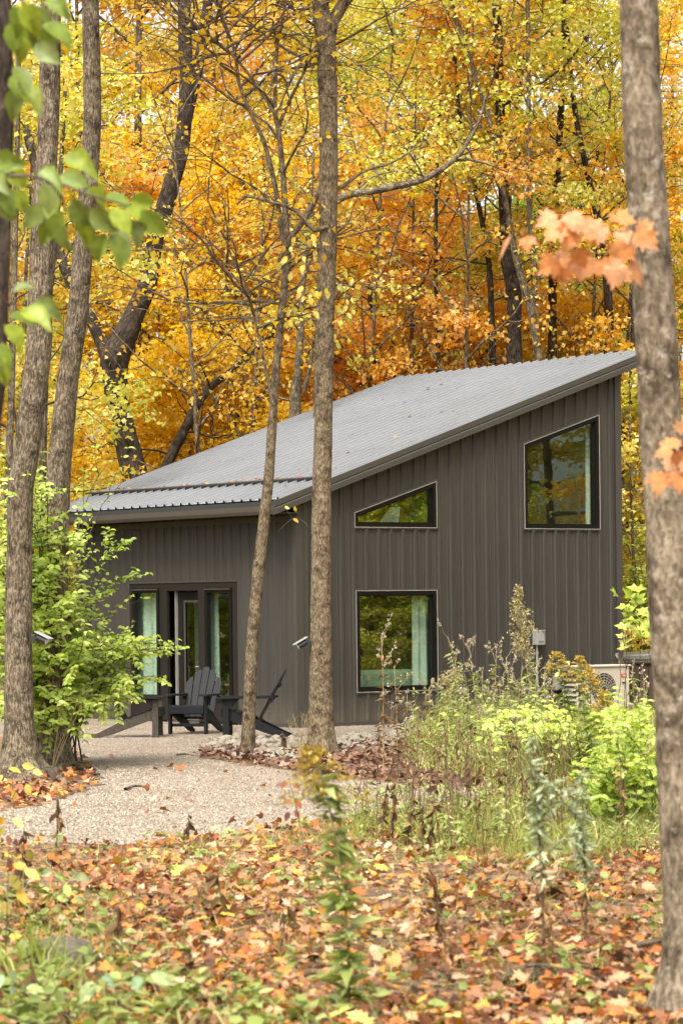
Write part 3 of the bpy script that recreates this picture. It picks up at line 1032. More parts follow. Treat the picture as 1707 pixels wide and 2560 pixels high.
# ------------------------------------------------------------------ inside the cabin
def curtain(P, s0, s1, z0, z1, n_, label, amp=.025, waves=5):
    mb = MB()
    k = 48
    top = []; bot = []
    for i in range(k + 1):
        t = i / k
        s = s0 + (s1 - s0) * t
        w0 = amp * math.sin(t * waves * 2 * math.pi) ; w1 = amp * 1.6 * math.sin(t * waves * 2 * math.pi + .5) + .02 * math.sin(t * 9)
        top.append(P(s, z1) + n_ * w0); bot.append(P(s, z0) + n_ * w1)
    V = top + bot
    mb.add(V, [(i, i + 1, k + 2 + i, k + 1 + i) for i in range(k)])
    r = thing('curtain', label, 'curtain', tuple(P(s0, z0)))
    o = mb.build('fabric', M['curtain'], None, 0, True)
    o.parent = r; o.matrix_parent_inverse = chain(r).inverted()
    m2 = MB().cyl(P(s0, z1 + .03), P(s1, z1 + .03), .012, 8).build('curtain_rod', M['black'])
    m2.parent = r; m2.matrix_parent_inverse = chain(r).inverted()
    return r
curtain(lambda s, z: hp(s, .24, z), 2.28, 2.84, .12, 2.1, LV, 'pale curtain at the right side of the square lower window', waves=4)
curtain(lambda s, z: hp(s, .24, z), 5.76, 5.98, 2.68, 4.5, LV, 'narrow pale curtain in the tall slanted window', waves=2)
curtain(lambda s, z: hp(.19, s, z), 3.88, 4.70, .12, 2.12, GV, 'pale curtain filling the narrow pane left of the door', waves=3)
curtain(lambda s, z: hp(.19, s, z), 2.31, 2.62, .12, 2.12, GV, 'pale curtain in the left part of the pane right of the door', waves=3)
curtain(lambda s, z: hp(.62, s, z), 3.38, 3.6, .12, 2.0, GV, 'folded pale curtain seen through the glass of the door', waves=2)

sf_ = thing('sofa', 'grey green sofa behind the square lower window', 'sofa', tuple(hp(2.1, .75, .09)), PHI)
MB().box((0, .0, .22), (1.5, .85, .26)).build('base', M['sofa'], sf_, .03)
MB().box((0, -.33, .53), (1.5, .2, .36)).build('backrest', M['sofa'], sf_, .06)
for sx in (-1, 1): MB().box((sx * .86, 0, .32), (.2, .85, .46)).build('armrest', M['sofa'], sf_, .05)
for sx in (-1, 1): MB().box((sx * .37, .06, .41), (.72, .62, .13)).build('cushion', M['sofa'], sf_, .04)

lc = thing('lounge_chair', 'pale shell chair with black armrests in the small slanted window', 'chair', tuple(hp(1.92, .20, 2.64)), PHI)
mb = MB()
prof = [(-.05, .58), (.13, .58), (.15, .22), (-.28, .22)]
mb.prism([(x, .0 + (.52 - z) * .35, z) for x, z in prof], (0, .04, 0))
mb.build('backrest', M['loungechair'], lc, .01)
MB().box((0, .34, .22), (.46, .46, .06)).build('seat', M['loungechair'], lc, .02)
for sx in (-1, 1):
    MB().cyl((sx * .34, .0, .33), (sx * .34, .42, .37), .03, 10).build('armrest', M['black'], lc)
    for y in (.15, .6): MB().cyl((sx * .2, y * .8, 0), (sx * .2, y * .8, .20), .018, 8).build('leg', M['black'], lc)
tb = thing('table', 'small wooden table seen through the glass of the door', 'table', tuple(hp(1.2, 4.5, .09)), PHI)
MB().box((0, 0, .72), (1.0, .8, .035)).build('tabletop', M['drywall'], tb, .006)
for sx in (-1, 1):
    for sy in (-1, 1): MB().box((sx * .44, sy * .34, .35), (.05, .05, .70)).build('leg', M['drywall'], tb)

# ------------------------------------------------------------------ things on and by the wall
mt = thing('disconnect_box', 'grey electrical box with conduit on the brown wall', 'electrical box', tuple(hp(4.484, -.022, 1.13)), PHI)
MB().box((0, -.06, .11), (.17, .11, .23)).build('housing', M['metalgrey'], mt, .008)
MB().prism([(-.055, -.115, .05), (.055, -.115, .05), (.045, -.115, .20), (-.045, -.115, .20)], (0, -.012, 0)).build('cover', M['metalgrey'], mt, .004)
MB().box((0, -.12, .215), (.14, .03, .02)).build('hood', M['metalgrey'], mt, .004)
MB().cyl((-.03, -.05, 0), (-.03, -.05, -1.1), .016, 10).build('conduit', M['conduit'], mt)
jb = thing('junction_box', 'low grey box on the wall left of the outdoor unit', 'electrical box', tuple(hp(4.92, -.022, .42)), PHI)
MB().box((0, -.05, .12), (.24, .10, .24)).build('housing', M['metalgrey'], jb, .012)
MB().box((0, -.105, .12), (.19, .01, .19)).build('cover', M['silver'], jb, .004)

ac = thing('condenser_unit', 'beige outdoor heat pump unit with round fan grille and red badge', 'condenser', tuple(hp(5.10, -.62, 0)), PHI)
bx = MB().box((.06, 0, .44), (1.05, .36, .68)).build('casing', M['acwhite'], ac, .012)
MB().box((.06, 0, .795), (1.09, .40, .03)).build('lid', M['acwhite'], ac, .008)
for x in (-.35, .45): MB().box((x, 0, .05), (.06, .42, .10)).build('foot', M['acdark'], ac)
mb = MB()
for i in range(32):
    a0, a1 = 2 * math.pi * i / 32, 2 * math.pi * (i + 1) / 32
    for r0 in (.0,):
        mb.add([(.06 + .25 * math.cos(a0), -.183, .44 + .25 * math.sin(a0)), (.06 + .25 * math.cos(a1), -.183, .44 + .25 * math.sin(a1)), (.06, -.183, .44)], [(0, 1, 2)])
mb.build('fan_opening', M['acdark'], ac)
mb = MB()
for rr in (.06, .10, .14, .18, .22, .255):
    for i in range(28):
        a0, a1 = 2 * math.pi * i / 28, 2 * math.pi * (i + 1) / 28
        mb.add([(.06 + (rr + q) * math.cos(a), -.192, .44 + (rr + q) * math.sin(a)) for a in (a0, a1) for q in (-.003, .003)], [(0, 1, 3, 2)])
for i in range(16):
    a = 2 * math.pi * i / 16
    t = np.array((-math.sin(a), 0, math.cos(a))) * .003; c0 = np.array((.06 + .04 * math.cos(a), -.190, .44 + .04 * math.sin(a))); c1 = np.array((.06 + .255 * math.cos(a), -.190, .44 + .255 * math.sin(a)))
    mb.add([c0 - t, c1 - t, c1 + t, c0 + t], [(0, 1, 2, 3)])
mb.build('fan_grille', M['acwhite'], ac)
for z in np.linspace(.18, .72, 8):
    MB().box((-.468, .0, z), (.012, .30, .035)).build('louver', M['acdark'], ac)
for z in np.linspace(.20, .70, 6):
    MB().box((-.39, -.183, z), (.13, .01, .05)).build('vent', M['acdark'], ac)
bd = MB().box((.47, -.184, .645), (.11, .008, .055)).build('badge', M['red'], ac)
mb = MB()
for i, x in enumerate((-.022, -.002, .018, .036)):
    mb.box((.47 + x, -.1895, .640), (.006, .003, .024))
mb.box((.47 - .022, -.1895, .654), (.020, .003, .005)); mb.box((.47 + .028, -.1895, .654), (.022, .003, .005))
mb.build('lettering', M['white'], bd)
MB().box((.47, -.185, .535), (.075, .012, .022)).build('recess', M['acdark'], ac)

ht = thing('hot_tub', 'brown hot tub with a grey cover behind the right corner of the cabin', 'hot tub', (5.35, 48.2, 0), .05)
mb = MB()
for i in range(15):
    for sy in (-1, 1):
        MB().box((-1.0 + i * .143, sy * 1.04, .40), (.135, .03, .74)).build('panel', M['tubwood'], ht, .006)
for sy in (-1, 1):
    for i in range(14): MB().box((sy * 1.09, -.95 + i * .146, .40), (.03, .138, .74)).build('panel', M['tubwood'], ht, .006)
MB().box((0, 0, .38), (2.12, 2.02, .72)).build('shell', M['acdark'], ht)
MB().box((0, 0, .80), (2.26, 2.20, .06)).build('rim', M['tubwood'], ht, .02)
for sx in (-1, 1):
    MB().prism([(sx * 1.12, -1.08, .832), (sx * .004, -1.08, .832), (sx * .004, -1.08, .95), (sx * 1.12, -1.08, .91)], (0, 2.16, 0)).build('cover', M['tubcover'], ht, .02)


# ------------------------------------------------------------------ adirondack chairs
def adirondack(label, loc, rz, worn=False, group='black wooden garden chairs on the gravel'):
    r = thing('adirondack_chair', label, 'chair', loc, rz, group)
    m = M['chair']; mw = M['chairworn'] if worn else m
    b = .004
    for sx in (-1, 1):
        MB().box((sx * .262, -.31, .262), (.036, .085, .524)).build('front_leg', mw, r, b)
        pl = [(-.36, .37), (-.28, .385), (.10, .25), (.38, .11), (.52, .045), (.56, .03), (.55, 0.0), (.44, 0.0), (.30, .035), (-.28, .245), (-.36, .27)]
        MB().prism([(sx * .225 - .014, y, z) for y, z in pl], (.028, 0, 0)).build('rear_leg', mw if worn else m, r, 0)
        ap = [(-.43, -.075), (-.43, .055), (-.36, .075), (.10, .06), (.34, .02), (.36, -.03), (.34, -.06)]
        MB().prism([(sx * (.275 + x), y, .526) for y, x in ap], (0, 0, .024)).build('armrest', m, r, 0)
        MB().prism([(sx * .285 - .012, -.27, .40), (sx * .285 - .012, -.27, .524), (sx * .285 - .012, -.15, .524)], (.024, 0, 0)).build('arm_bracket', m, r)
    for i in range(5):
        y = -.33 + i * .092
        z = .392 - (y + .28) * .355 if y > -.28 else .392
        Mx = np.array(Matrix.Rotation(-.34 if i else -.05, 3, 'X'))
        MB().box((0, y, z), (.50, .082, .02), Mx).build('seat_slat', m, r, b)
    MB().box((0, -.372, .335), (.50, .022, .105)).build('apron', m, r, b)
    MB().box((0, -.29, .125), (.48, .03, .045)).build('stretcher', m, r, b)
    lean = .50
    up = np.array((0, math.sin(lean), math.cos(lean)))
    nb = np.array((0, -math.cos(lean), math.sin(lean)))
    for i in range(5):
        t = i - 2
        L = (.80, .77, .67)[abs(t)]
        xa, xb = t * .088, t * .112
        p0 = np.array((xa, .10, .215)); p1 = p0 + up * L + np.array((xb - xa, 0, 0))
        ax = p1 - p0; ax = ax / np.linalg.norm(ax)
        sd_ = np.cross(ax, nb)
        w0, w1 = .040, .049
        k = 6; pts = [p0 - sd_ * w0, p0 + sd_ * w0]
        c = -t * .025                                            # rounded tops, falling away from the middle slat
        for j in range(k + 1):
            a = j / k
            x = w1 * (1 - 2 * a)
            rise = -abs(t) * .05 * (x / w1 * (1 if t > 0 else -1) * .5 + .5) if t else 0
            pts.append(p1 + sd_ * x * 1.0 + ax * (rise + .028 * (1 - (x / w1) ** 2) - .028))
        if np.cross(pts[1] - pts[0], pts[2] - pts[1]) @ nb < 0: pts = pts[::-1]
        MB().prism(pts, -nb * .018).build('back_slat', m, r, 0)
    for d, wd in ((.02, .46), (.33, .60), (.56, .40)):
        c = np.array((0, .10, .215)) + up * d - nb * .032
        Mx = np.array(Matrix.Rotation(-lean, 3, 'X'))
        MB().box(c, (wd, .024, .05), Mx).build('back_rail', m, r, b)
    return r
adirondack('black garden chair in the middle facing the camera, in front of the glass door', (-2.05, 41.0, .006), math.radians(-17))
adirondack('black garden chair with weathered grey legs, half hidden by the green shrub', (-2.83, 40.05, .006), math.radians(87), True)
adirondack('black garden chair seen from the side behind the thin leaning trunk', (-1.24, 39.55, .006), math.radians(-93))


# ------------------------------------------------------------------ trees
def dpath(data, Y, dY=0.0):
    """(x, y, width) read off the photo at distance Y -> points and radii, bottom first"""
    pts = []; rr = []
    y0 = data[0][1]
    for x, y, wd in data:
        Yq = Y + dY * (y0 - y) / 1000.0
        pts.append(at(x, y, Yq)); rr.append(wd * K * Yq / FPX / 2)
    return np.array(pts), np.array(rr)


def interp(pts, t):
    L = np.concatenate([[0], np.cumsum(np.linalg.norm(np.diff(pts, axis=0), axis=1))])
    s = t * L[-1]
    return np.array([np.interp(s, L, pts[:, i]) for i in range(3)])


def bpath(p, d, length, n, r, up=0.0, wob=0.12):
    """a wandering branch"""
    pts = [np.array(p, float)]
    d = np.array(d, float)
    st = length / n
    for i in range(n):
        d = d + rng.normal(0, wob, 3) + np.array([0, 0, up])
        d = d / np.linalg.norm(d)
        pts.append(pts[-1] + d * st)
    return np.array(pts)


def grow(tb, lv, trunk, r0, z0, spec, leafy_on=True):
    """limbs, branches and twigs on a trunk polyline; leaves along the outer wood"""
    n = spec['limbs']
    ztop = trunk[-1][2]
    az = rng.uniform(0, 6.28)
    ts = np.linspace(spec['t0'], 1.0, n)
    for i, t in enumerate(ts):
        p = interp(trunk, min(t, .995))
        az += 2.4 + rng.normal(0, .4)
        u = (t - spec['t0']) / (1 - spec['t0'])
        el = spec.get('el0', -.05) + u * spec.get('el1', .9) + rng.normal(0, .12)
        L = spec['rad'] * (math.sin(math.pi * (0.18 + .72 * u)) * .75 + .3) * rng.uniform(.8, 1.15)
        d = np.array([math.cos(az) * math.cos(el), math.sin(az) * math.cos(el), math.sin(el)])
        rl = r0 * (1 - .75 * t) * .42 + .008
        lp = bpath(p, d, L, 6, rl, spec.get('up', .03), .16)
        tb.add(lp, np.linspace(rl, .006, 7), 5)
        for k in range(spec['subs']):
            s = .25 + .72 * (k + rng.uniform(0, .6)) / spec['subs']
            q = interp(lp, min(s, .99))
            a2 = az + rng.choice([-1, 1]) * rng.uniform(.4, 1.1)
            e2 = el * .4 + rng.normal(0, .28)
            d2 = np.array([math.cos(a2) * math.cos(e2), math.sin(a2) * math.cos(e2), math.sin(e2)])
            L2 = L * (.48 - .2 * s) * rng.uniform(.8, 1.25) + .25
            bp = bpath(q, d2, L2, 4, 0, 0, .16)
            tb.add(bp, np.linspace(max(rl * .4, .006), .004, 5), 4)
            segs = [bp]
            for w_ in range(spec['twigs']):
                sq = rng.uniform(.25, 1)
                a3 = a2 + rng.choice([-1, 1]) * rng.uniform(.3, 1.2)
                e3 = rng.normal(-.05, .3)
                d3 = np.array([math.cos(a3) * math.cos(e3), math.sin(a3) * math.cos(e3), math.sin(e3)])
                tp = bpath(interp(bp, sq), d3, L2 * rng.uniform(.35, .7), 3, 0, -.02, .2)
                tb.add(tp, np.linspace(.005, .0025, 4), 3)
                segs.append(tp)
            if not leafy_on: continue
            tone = .5 + rng.normal(0, .12)
            for sg in segs:
                m = rng.poisson(spec['leaves'])
                if m == 0: continue
                s = rng.uniform(.1, 1.05, m)
                pos = np.array([interp(sg, min(v, 1)) for v in s]) + rng.normal(0, spec.get('spread', .13), (m, 3)) * np.array([1, 1, .55])
                leafy(lv, spec.get('shape', KITE), pos, spec.get('size', .1), None, tone, .2)


protos = {}
def proto(name, h, r0, spec, lean=.02):
    tk = [np.array([0, 0, -.1])]
    d = np.array([0, 0, 1.0])
    for i in range(8):
        d = d + rng.normal(0, lean, 3); d[2] = 1
        tk.append(tk[-1] + d / np.linalg.norm(d) * h / 8)
    tk = np.array(tk)
    tb = Tubes(); lv = Leaves()
    sp, sr = smooth_path(tk, np.linspace(r0, r0 * .18, 9), .6)
    tb.add(sp, sr, 9)
    grow(tb, lv, tk, r0, 0, spec)
    protos[name] = (tb.mesh('trunk_' + name), lv.mesh('crown_' + name))


proto('tall_a', 17, .17, dict(limbs=18, t0=.38, rad=3.4, subs=6, twigs=3, leaves=40, el0=.0, el1=1.0, size=.105, spread=.17))
proto('tall_b', 16, .14, dict(limbs=17, t0=.42, rad=3.0, subs=6, twigs=3, leaves=38, el0=.1, el1=.9, size=.1, spread=.17))
proto('mid_a', 11, .10, dict(shape=SMAPLE, limbs=16, t0=.22, rad=2.6, subs=6, twigs=3, leaves=30, el0=-.05, el1=.9, size=.1, spread=.16))
proto('mid_b', 10, .08, dict(shape=SMAPLE, limbs=15, t0=.28, rad=2.3, subs=6, twigs=3, leaves=28, el0=.0, el1=.9, size=.098, spread=.16))
proto('low_a', 6.5, .055, dict(shape=SMAPLE, limbs=14, t0=.14, rad=1.9, subs=5, twigs=3, leaves=30, el0=-.05, el1=.8, size=.095, spread=.15))
proto('low_b', 5.5, .05, dict(shape=SMAPLE, limbs=13, t0=.12, rad=1.7, subs=5, twigs=3, leaves=29, el0=.0, el1=.8, size=.095, spread=.15))
proto('sparse', 10, .06, dict(limbs=15, t0=.3, rad=2.4, subs=5, twigs=3, leaves=5, el0=.35, el1=.6, size=.085, spread=.07))


def tree(pname, X, Y, rz, sc, leafm, label, group, name='maple_tree', bark='bark_bg'):
    if pname == 'sparse': bark = 'barkgrey'
    t = thing(name, label, 'tree', (X, Y, 0), rz, group)
    t.scale = (sc[0], sc[0], sc[1])
    tm, cm = protos[pname]
    for nm, me, m in (('trunk', tm, M[bark]), ('crown', cm, LEAF[leafm])):
        if not me.materials: me.materials.append(None)
        o = bpy.data.objects.new(nm, me)
        C.objects.link(o)
        o.parent = t
        o.material_slots[0].link = 'OBJECT'
        o.material_slots[0].material = m
        if nm == 'crown': o['kind'] = 'stuff'
    return t


GB = 'autumn trees in the woods behind the cabin'
FILL = [
    # proto, x in photo, Y, scale xy, scale z, colour, label
    ('tall_a', -60, 64, 1.0, 1.0, 'olive', 'tall olive yellow tree at the far left edge of the woods'),
    ('tall_b', 170, 62, 1.0, 1.0, 'yellow', 'tall pale yellow tree behind the two grey trunks at left'),
    ('tall_a', 340, 60.5, 1.0, 1.05, 'orange', 'tall orange tree behind the top of the dark leaning trunk'),
    ('tall_b', 520, 63, 1.05, 1.0, 'gold', 'tall golden tree between the dark leaning trunk and the thin forked trunk'),
    ('tall_a', 660, 69, 1.0, 1.0, 'yellow', 'tall yellow tree behind the forked top of the thin trunk'),
    ('tall_b', 860, 62, 1.05, 1.0, 'olive', 'tall olive green tree just right of the centre trunk'),
    ('tall_a', 1020, 66, 1.0, 1.05, 'green', 'tall green tree at the top of the picture right of the centre trunk'),
    ('tall_b', 1180, 70, 1.0, 1.0, 'olive', 'tall yellow green tree above the thick brown bent trunk'),
    ('tall_a', 1340, 67, .95, 1.0, 'amber', 'tall amber tree left of the big near trunk at right'),
    ('tall_b', 1600, 72, .9, 1.0, 'amber', 'tall amber tree at the right edge behind the near trunk'),
    ('tall_b', 270, 71, 1.05, 1.05, 'amber', 'tall amber tree farther back, left of the orange tree at the top'),
    ('tall_a', 60, 72, 1.05, 1.05, 'olive', 'tall olive tree farther back between the dark edge trunk and the grey trunks'),
    ('tall_b', 760, 72, 1.0, 1.05, 'yellow', 'tall yellow tree farther back behind the top of the centre trunk'),
    ('tall_a', 1450, 75, 1.0, 1.0, 'yellow', 'tall yellow tree farther back behind the near right trunk'),
    ('low_a', 330, 59, 1.1, 1.2, 'gold', 'low golden maple farther back behind the foot of the dark leaning trunk'),
    ('low_b', 460, 60, 1.2, 1.2, 'gold', 'low golden maple farther back above the lower roof edge'),
    ('low_a', 580, 61, 1.2, 1.3, 'amber', 'low amber maple farther back left of the thin leaning trunk'),
    ('low_b', 810, 62, 1.2, 1.4, 'amber', 'low amber maple farther back right of the centre trunk'),
    ('low_a', 950, 63, 1.2, 1.4, 'amber', 'low amber maple farther back above the middle of the roof'),
    ('low_b', 1190, 64, 1.1, 1.4, 'gold', 'low golden maple farther back behind the thick brown bent trunk'),
    ('mid_a', 20, 57, 1.0, 1.0, 'olive', 'mid-height olive tree between the dark edge trunk and the grey trunk'),
    ('mid_b', 215, 60, 1.0, 1.0, 'gold', 'mid-height golden tree behind the second grey trunk'),
    ('mid_a', 400, 60, 1.0, .95, 'gold', 'mid-height golden maple right of the dark leaning trunk'),
    ('mid_b', 560, 57, 1.05, .95, 'gold', 'mid-height golden maple above the lower end of the roof'),
    ('mid_a', 690, 60, 1.0, .95, 'gold', 'mid-height golden maple behind the centre trunk'),
    ('mid_b', 850, 58, 1.05, .95, 'amber', 'mid-height amber maple right of the centre trunk'),
    ('mid_a', 1010, 61, 1.0, .95, 'amber', 'mid-height amber maple under the big grey limb'),
    ('mid_b', 1120, 58, 1.0, .85, 'orange', 'mid-height orange maple left of the thick brown bent trunk'),
    ('mid_a', 1265, 62, .9, .9, 'green', 'mid-height green tree right of the thick brown bent trunk'),
    ('mid_b', 1390, 62, .9, .85, 'amber', 'mid-height amber maple above the high end of the roof'),
    ('mid_a', 1560, 58, .9, .95, 'olive', 'mid-height yellow green tree right of the near trunk at right'),
    ('low_a', 90, 52, 1.0, 1.0, 'yellow', 'low yellow maple behind the left grey trunk, near the shrub'),
    ('low_b', 250, 55, 1.0, 1.0, 'gold', 'low golden maple left of the foot of the dark leaning trunk'),
    ('low_a', 400, 55, 1.0, 1.0, 'gold', 'low golden maple just above the snow bar end of the roof'),
    ('low_b', 510, 56, 1.1, 1.0, 'gold', 'low golden maple behind the roof, left of the thin leaning trunk'),
    ('low_a', 630, 55, 1.1, 1.0, 'gold', 'low golden maple behind the roof at the thin leaning trunk'),
    ('low_b', 740, 57, 1.1, 1.15, 'orange', 'low orange maple behind the roof at the centre trunk'),
    ('low_a', 880, 56, 1.1, 1.1, 'orange', 'low red orange maple behind the middle of the roof'),
    ('low_b', 1010, 57, 1.1, 1.2, 'amber', 'low amber maple left of the bend of the far roof edge'),
    ('low_a', 1120, 57, 1.0, 1.15, 'amber', 'low amber maple right at the bend of the far roof edge'),
    ('low_b', 1240, 58, 1.0, 1.2, 'olive', 'low yellow green maple behind the ridge of the roof'),
    ('low_a', 1370, 58, 1.1, 1.2, 'amber', 'low amber maple behind the upper right end of the roof'),
    ('low_b', 1470, 53, 1.0, 1.0, 'yellow', 'low yellow maple between the cabin wall and the near trunk'),
    ('low_a', 1590, 54, 1.0, .9, 'olive', 'low green yellow maple right of the near trunk'),
    ('sparse', 830, 54, 1.0, 1.3, 'olive', 'thin half bare tree with olive leaves close beside the centre trunk'),
    ('sparse', 1075, 53, 1.0, 1.25, 'amber', 'thin half bare tree with amber leaves under the end of the big grey limb'),
    ('sparse', 1150, 58, 1.1, 1.35, 'yellow', 'half bare tree with pale leaves between the bent brown and grey forked trunks'),
    ('sparse', 1420, 57, 1.0, 1.3, 'amber', 'thin half bare tree with amber leaves left of the near right trunk'),
    ('sparse', 470, 51, 1.0, 1.1, 'amber', 'thin half bare tree with amber leaves left of the thin leaning trunk'),
    ('sparse', 560, 53, 1.0, 1.2, 'yellow', 'slender half bare tree with pale leaves behind the thin leaning trunk'),
    ('sparse', 930, 55, 1.1, 1.25, 'olive', 'thin half bare tree with olive leaves right of the centre trunk'),
    ('sparse', 1330, 55, 1.0, 1.2, 'yellow', 'thin half bare tree with pale leaves above the upper right roof'),
]
for pn, x, Y, sx, sz, lf, lab in FILL:
    tree(pn, xat(x, Y), Y, rng.uniform(0, 6.28), (sx, sz), lf, lab, GB)

# woods on both sides of the clearing, out of the picture but mirrored in the panes
GS = 'autumn trees of the woods beside the clearing'
for X, Y, pn, lf in ((16, 45, 'tall_b', 'olive'), (19.5, 43, 'tall_b', 'yellow'), (23, 37, 'tall_a', 'olive'), (15, 35, 'mid_b', 'yellow'), (18, 39, 'mid_a', 'olive'), (11, 30, 'mid_a', 'olive'), (13, 36, 'tall_a', 'olive'), (11.5, 41, 'mid_b', 'olive'), (16, 33, 'tall_b', 'green'), (17, 41, 'tall_a', 'yellow'), (20, 37, 'mid_a', 'green'), (14, 27, 'low_a', 'olive'), (12, 34, 'low_a', 'green'),
                     (15, 39, 'low_b', 'olive'), (22, 30, 'tall_a', 'olive'), (14, 43, 'mid_a', 'yellow'), (18.5, 35, 'mid_b', 'yellow'), (21, 41, 'mid_b', 'olive'), (24, 34, 'mid_a', 'gold'), (13, 31, 'low_b', 'green'), (17, 37, 'low_a', 'green'), (19, 32, 'low_b', 'olive'), (13, 46, 'low_a', 'amber'), (25, 39, 'tall_b', 'green'),
                     (-10, 44, 'mid_a', 'green'), (-11, 48, 'low_a', 'olive'), (-14, 46, 'tall_b', 'green'), (-12, 41, 'mid_b', 'olive'), (-17, 50, 'tall_a', 'green'), (-9.5, 47, 'low_b', 'olive'), (-16, 43, 'low_a', 'green'), (-20, 46, 'tall_b', 'olive'), (-13, 50, 'low_a', 'green'), (-16, 47, 'mid_a', 'green'), (-12, 45, 'low_b', 'green')):
    tree(pn, X, Y, rng.uniform(0, 6.28), (1.05, 1.0), lf, 'autumn tree of the woods beside the clearing, past the edge of the picture', GS)
for X, Y, k, lf in ((8.6, 37.5, .55, 'green'), (9.4, 40.5, .5, 'olive'), (10.4, 35.5, .6, 'green'), (11.6, 38.6, .6, 'olive'), (9.0, 43, .5, 'green'), (13, 41, .6, 'green'), (14.5, 36.5, .7, 'olive'), (12.5, 33, .6, 'green'), (-8.3, 46, .5, 'green'), (-8.8, 43.6, .5, 'green'), (-10.2, 46.4, .6, 'olive'), (-11, 44.4, .6, 'green'), (-9.6, 49, .5, 'olive')):
    tree('low_a', X, Y, rng.uniform(0, 6.28), (k * 1.5, k), lf, 'young tree of the undergrowth beside the clearing, past the edge of the picture', 'young trees of the undergrowth beside the clearing')

# far woods: one mass of leaves and trunks
lv = Leaves(); tb = Tubes()
m = 46000
P_ = np.stack([rng.uniform(-15, 15, m), rng.uniform(78, 92, m), rng.uniform(0, 1, m) ** .9 * 15], -1)
cl = vnoise(P_ * np.array([.55, .35, .6])) + .6 * vnoise(P_ * 1.3)
gap = (P_[:, 0] > 3.6) & (P_[:, 2] > 9)
keep = (cl > -.25) & ~(gap & (cl < .55))
P_ = P_[keep]
leafy(lv, KITE, P_, .17, None, .45 + .35 * vnoise(P_ * np.array([.25, .2, .3])), .15)
fw = lv.build('far_woods', LEAF['gold'])
tag(fw, kind='stuff')
tb = Tubes()
for i in range(26):
    X, Y = rng.uniform(-13, 13), rng.uniform(76, 90)
    p = bpath((X, Y, 0), (rng.normal(0, .05), 0, 1), 16, 7, 0, .2, .05)
    tb.add(p, np.linspace(rng.uniform(.08, .2), .04, 8), 7)
o = tb.build('far_trunks', M['bark_bg'], fw)
o['kind'] = 'stuff'


# --- trees that stand out by their trunks
def hero(label, data, Y, bark, forks=(), name='tree', sides=20, amp=.05, step=.12, lobes=0.0, crown=None, leafm='yellow', group=None, dY=0.0, twiggy=0):
    pts, rr = dpath(data, Y, dY)
    base = pts[0].copy(); base[2] = 0
    t = thing(name, label, 'tree', tuple(base), 0, group)
    tb = Tubes()
    sp, sr = smooth_path(pts, rr, step)
    if sp[0][2] > -.05:
        sp = np.vstack([[sp[0][0], sp[0][1], -.08], sp]); sr = np.concatenate([[sr[0] * 1.05], sr])
    tb.add(sp, sr, sides, amp, 9.0, lobes)
    forkpaths = []
    for fd, wy in forks:
        fp, fr = dpath(fd, Y + wy)
        fp[0] += np.array([0, -wy, 0]) * 0
        s2, r2 = smooth_path(fp, fr, step * 2)
        tb.add(s2, r2, max(6, sides // 2), amp * .6, 9.0)
        forkpaths.append(s2)
    lv = Leaves()
    if crown:
        for src in [sp] + [f for f in forkpaths if crown.get('forks')]:
            grow(tb, lv, src, rr.mean(), 0, crown)
    tr = tb.build('trunk', M[bark], t)
    if lv.n:
        o = lv.build('crown', LEAF[leafm], t); o['kind'] = 'stuff'
    return t


hero('thick near trunk with mottled grey bark at the right edge of the picture',
     [(1590, 2352, 215), (1588, 2325, 200), (1587, 2257, 158), (1585, 2190, 130), (1581, 2100, 116), (1572, 1900, 118), (1559, 1600, 113), (1546, 1400, 110), (1535, 1200, 106), (1519, 1000, 100), (1508, 800, 96), (1494, 600, 92), (1476, 300, 88), (1467, 0, 86), (1450, -400, 82), (1420, -1200, 70), (1400, -2300, 60)],
     12.45, 'bark_smooth', sides=64, amp=.045, step=.02, lobes=.25, crown=dict(limbs=7, t0=.72, rad=2.5, subs=5, twigs=2, leaves=18, el0=.3, el1=.6, size=.12), leafm='amber')
hero('dark blurred trunk cut by the left edge of the picture',
     [(-96, 2440, 84), (-92, 2380, 68), (-80, 2000, 62), (-50, 1400, 58), (-26, 1000, 54), (-14, 880, 54), (-6, 700, 53), (0, 500, 53), (4, 300, 53), (0, 0, 52), (-6, -400, 48), (-20, -1500, 40), (-20, -2600, 30)],
     11.4, 'bark_dark', sides=48, amp=.04, step=.03, lobes=.2, crown=dict(limbs=7, t0=.72, rad=2.2, subs=5, twigs=2, leaves=16, el0=.3, el1=.6, size=.12), leafm='olive')
CR = dict(limbs=9, t0=.78, rad=2.6, subs=5, twigs=3, leaves=16, el0=.25, el1=.7, size=.095)
hero('left of two grey ridged trunks, with a floodlight on it and roots at its foot',
     [(52, 1790, 150), (48, 1765, 112), (46, 1720, 84), (44, 1650, 69), (43, 1485, 63), (46, 1150, 58), (57, 1062, 57), (87, 819, 58), (92, 700, 57), (98, 514, 54), (111, 300, 49), (117, 0, 46), (120, -400, 42), (126, -1000, 34)],
     30.75, 'barkgrey', sides=44, amp=.075, step=.05, lobes=.4, crown=CR, leafm='yellow')
hero('right of two grey ridged trunks, rising out of the green shrub',
     [(122, 1772, 118), (123, 1745, 86), (124, 1690, 66), (126, 1600, 60), (128, 1400, 56), (132, 1200, 54), (137, 1062, 53), (155, 880, 49), (176, 727, 48), (191, 575, 45), (211, 300, 42), (208, 0, 40), (204, -400, 36), (196, -1000, 28)],
     32.2, 'barkgrey', sides=40, amp=.075, step=.05, lobes=.35, crown=CR, leafm='yellow')
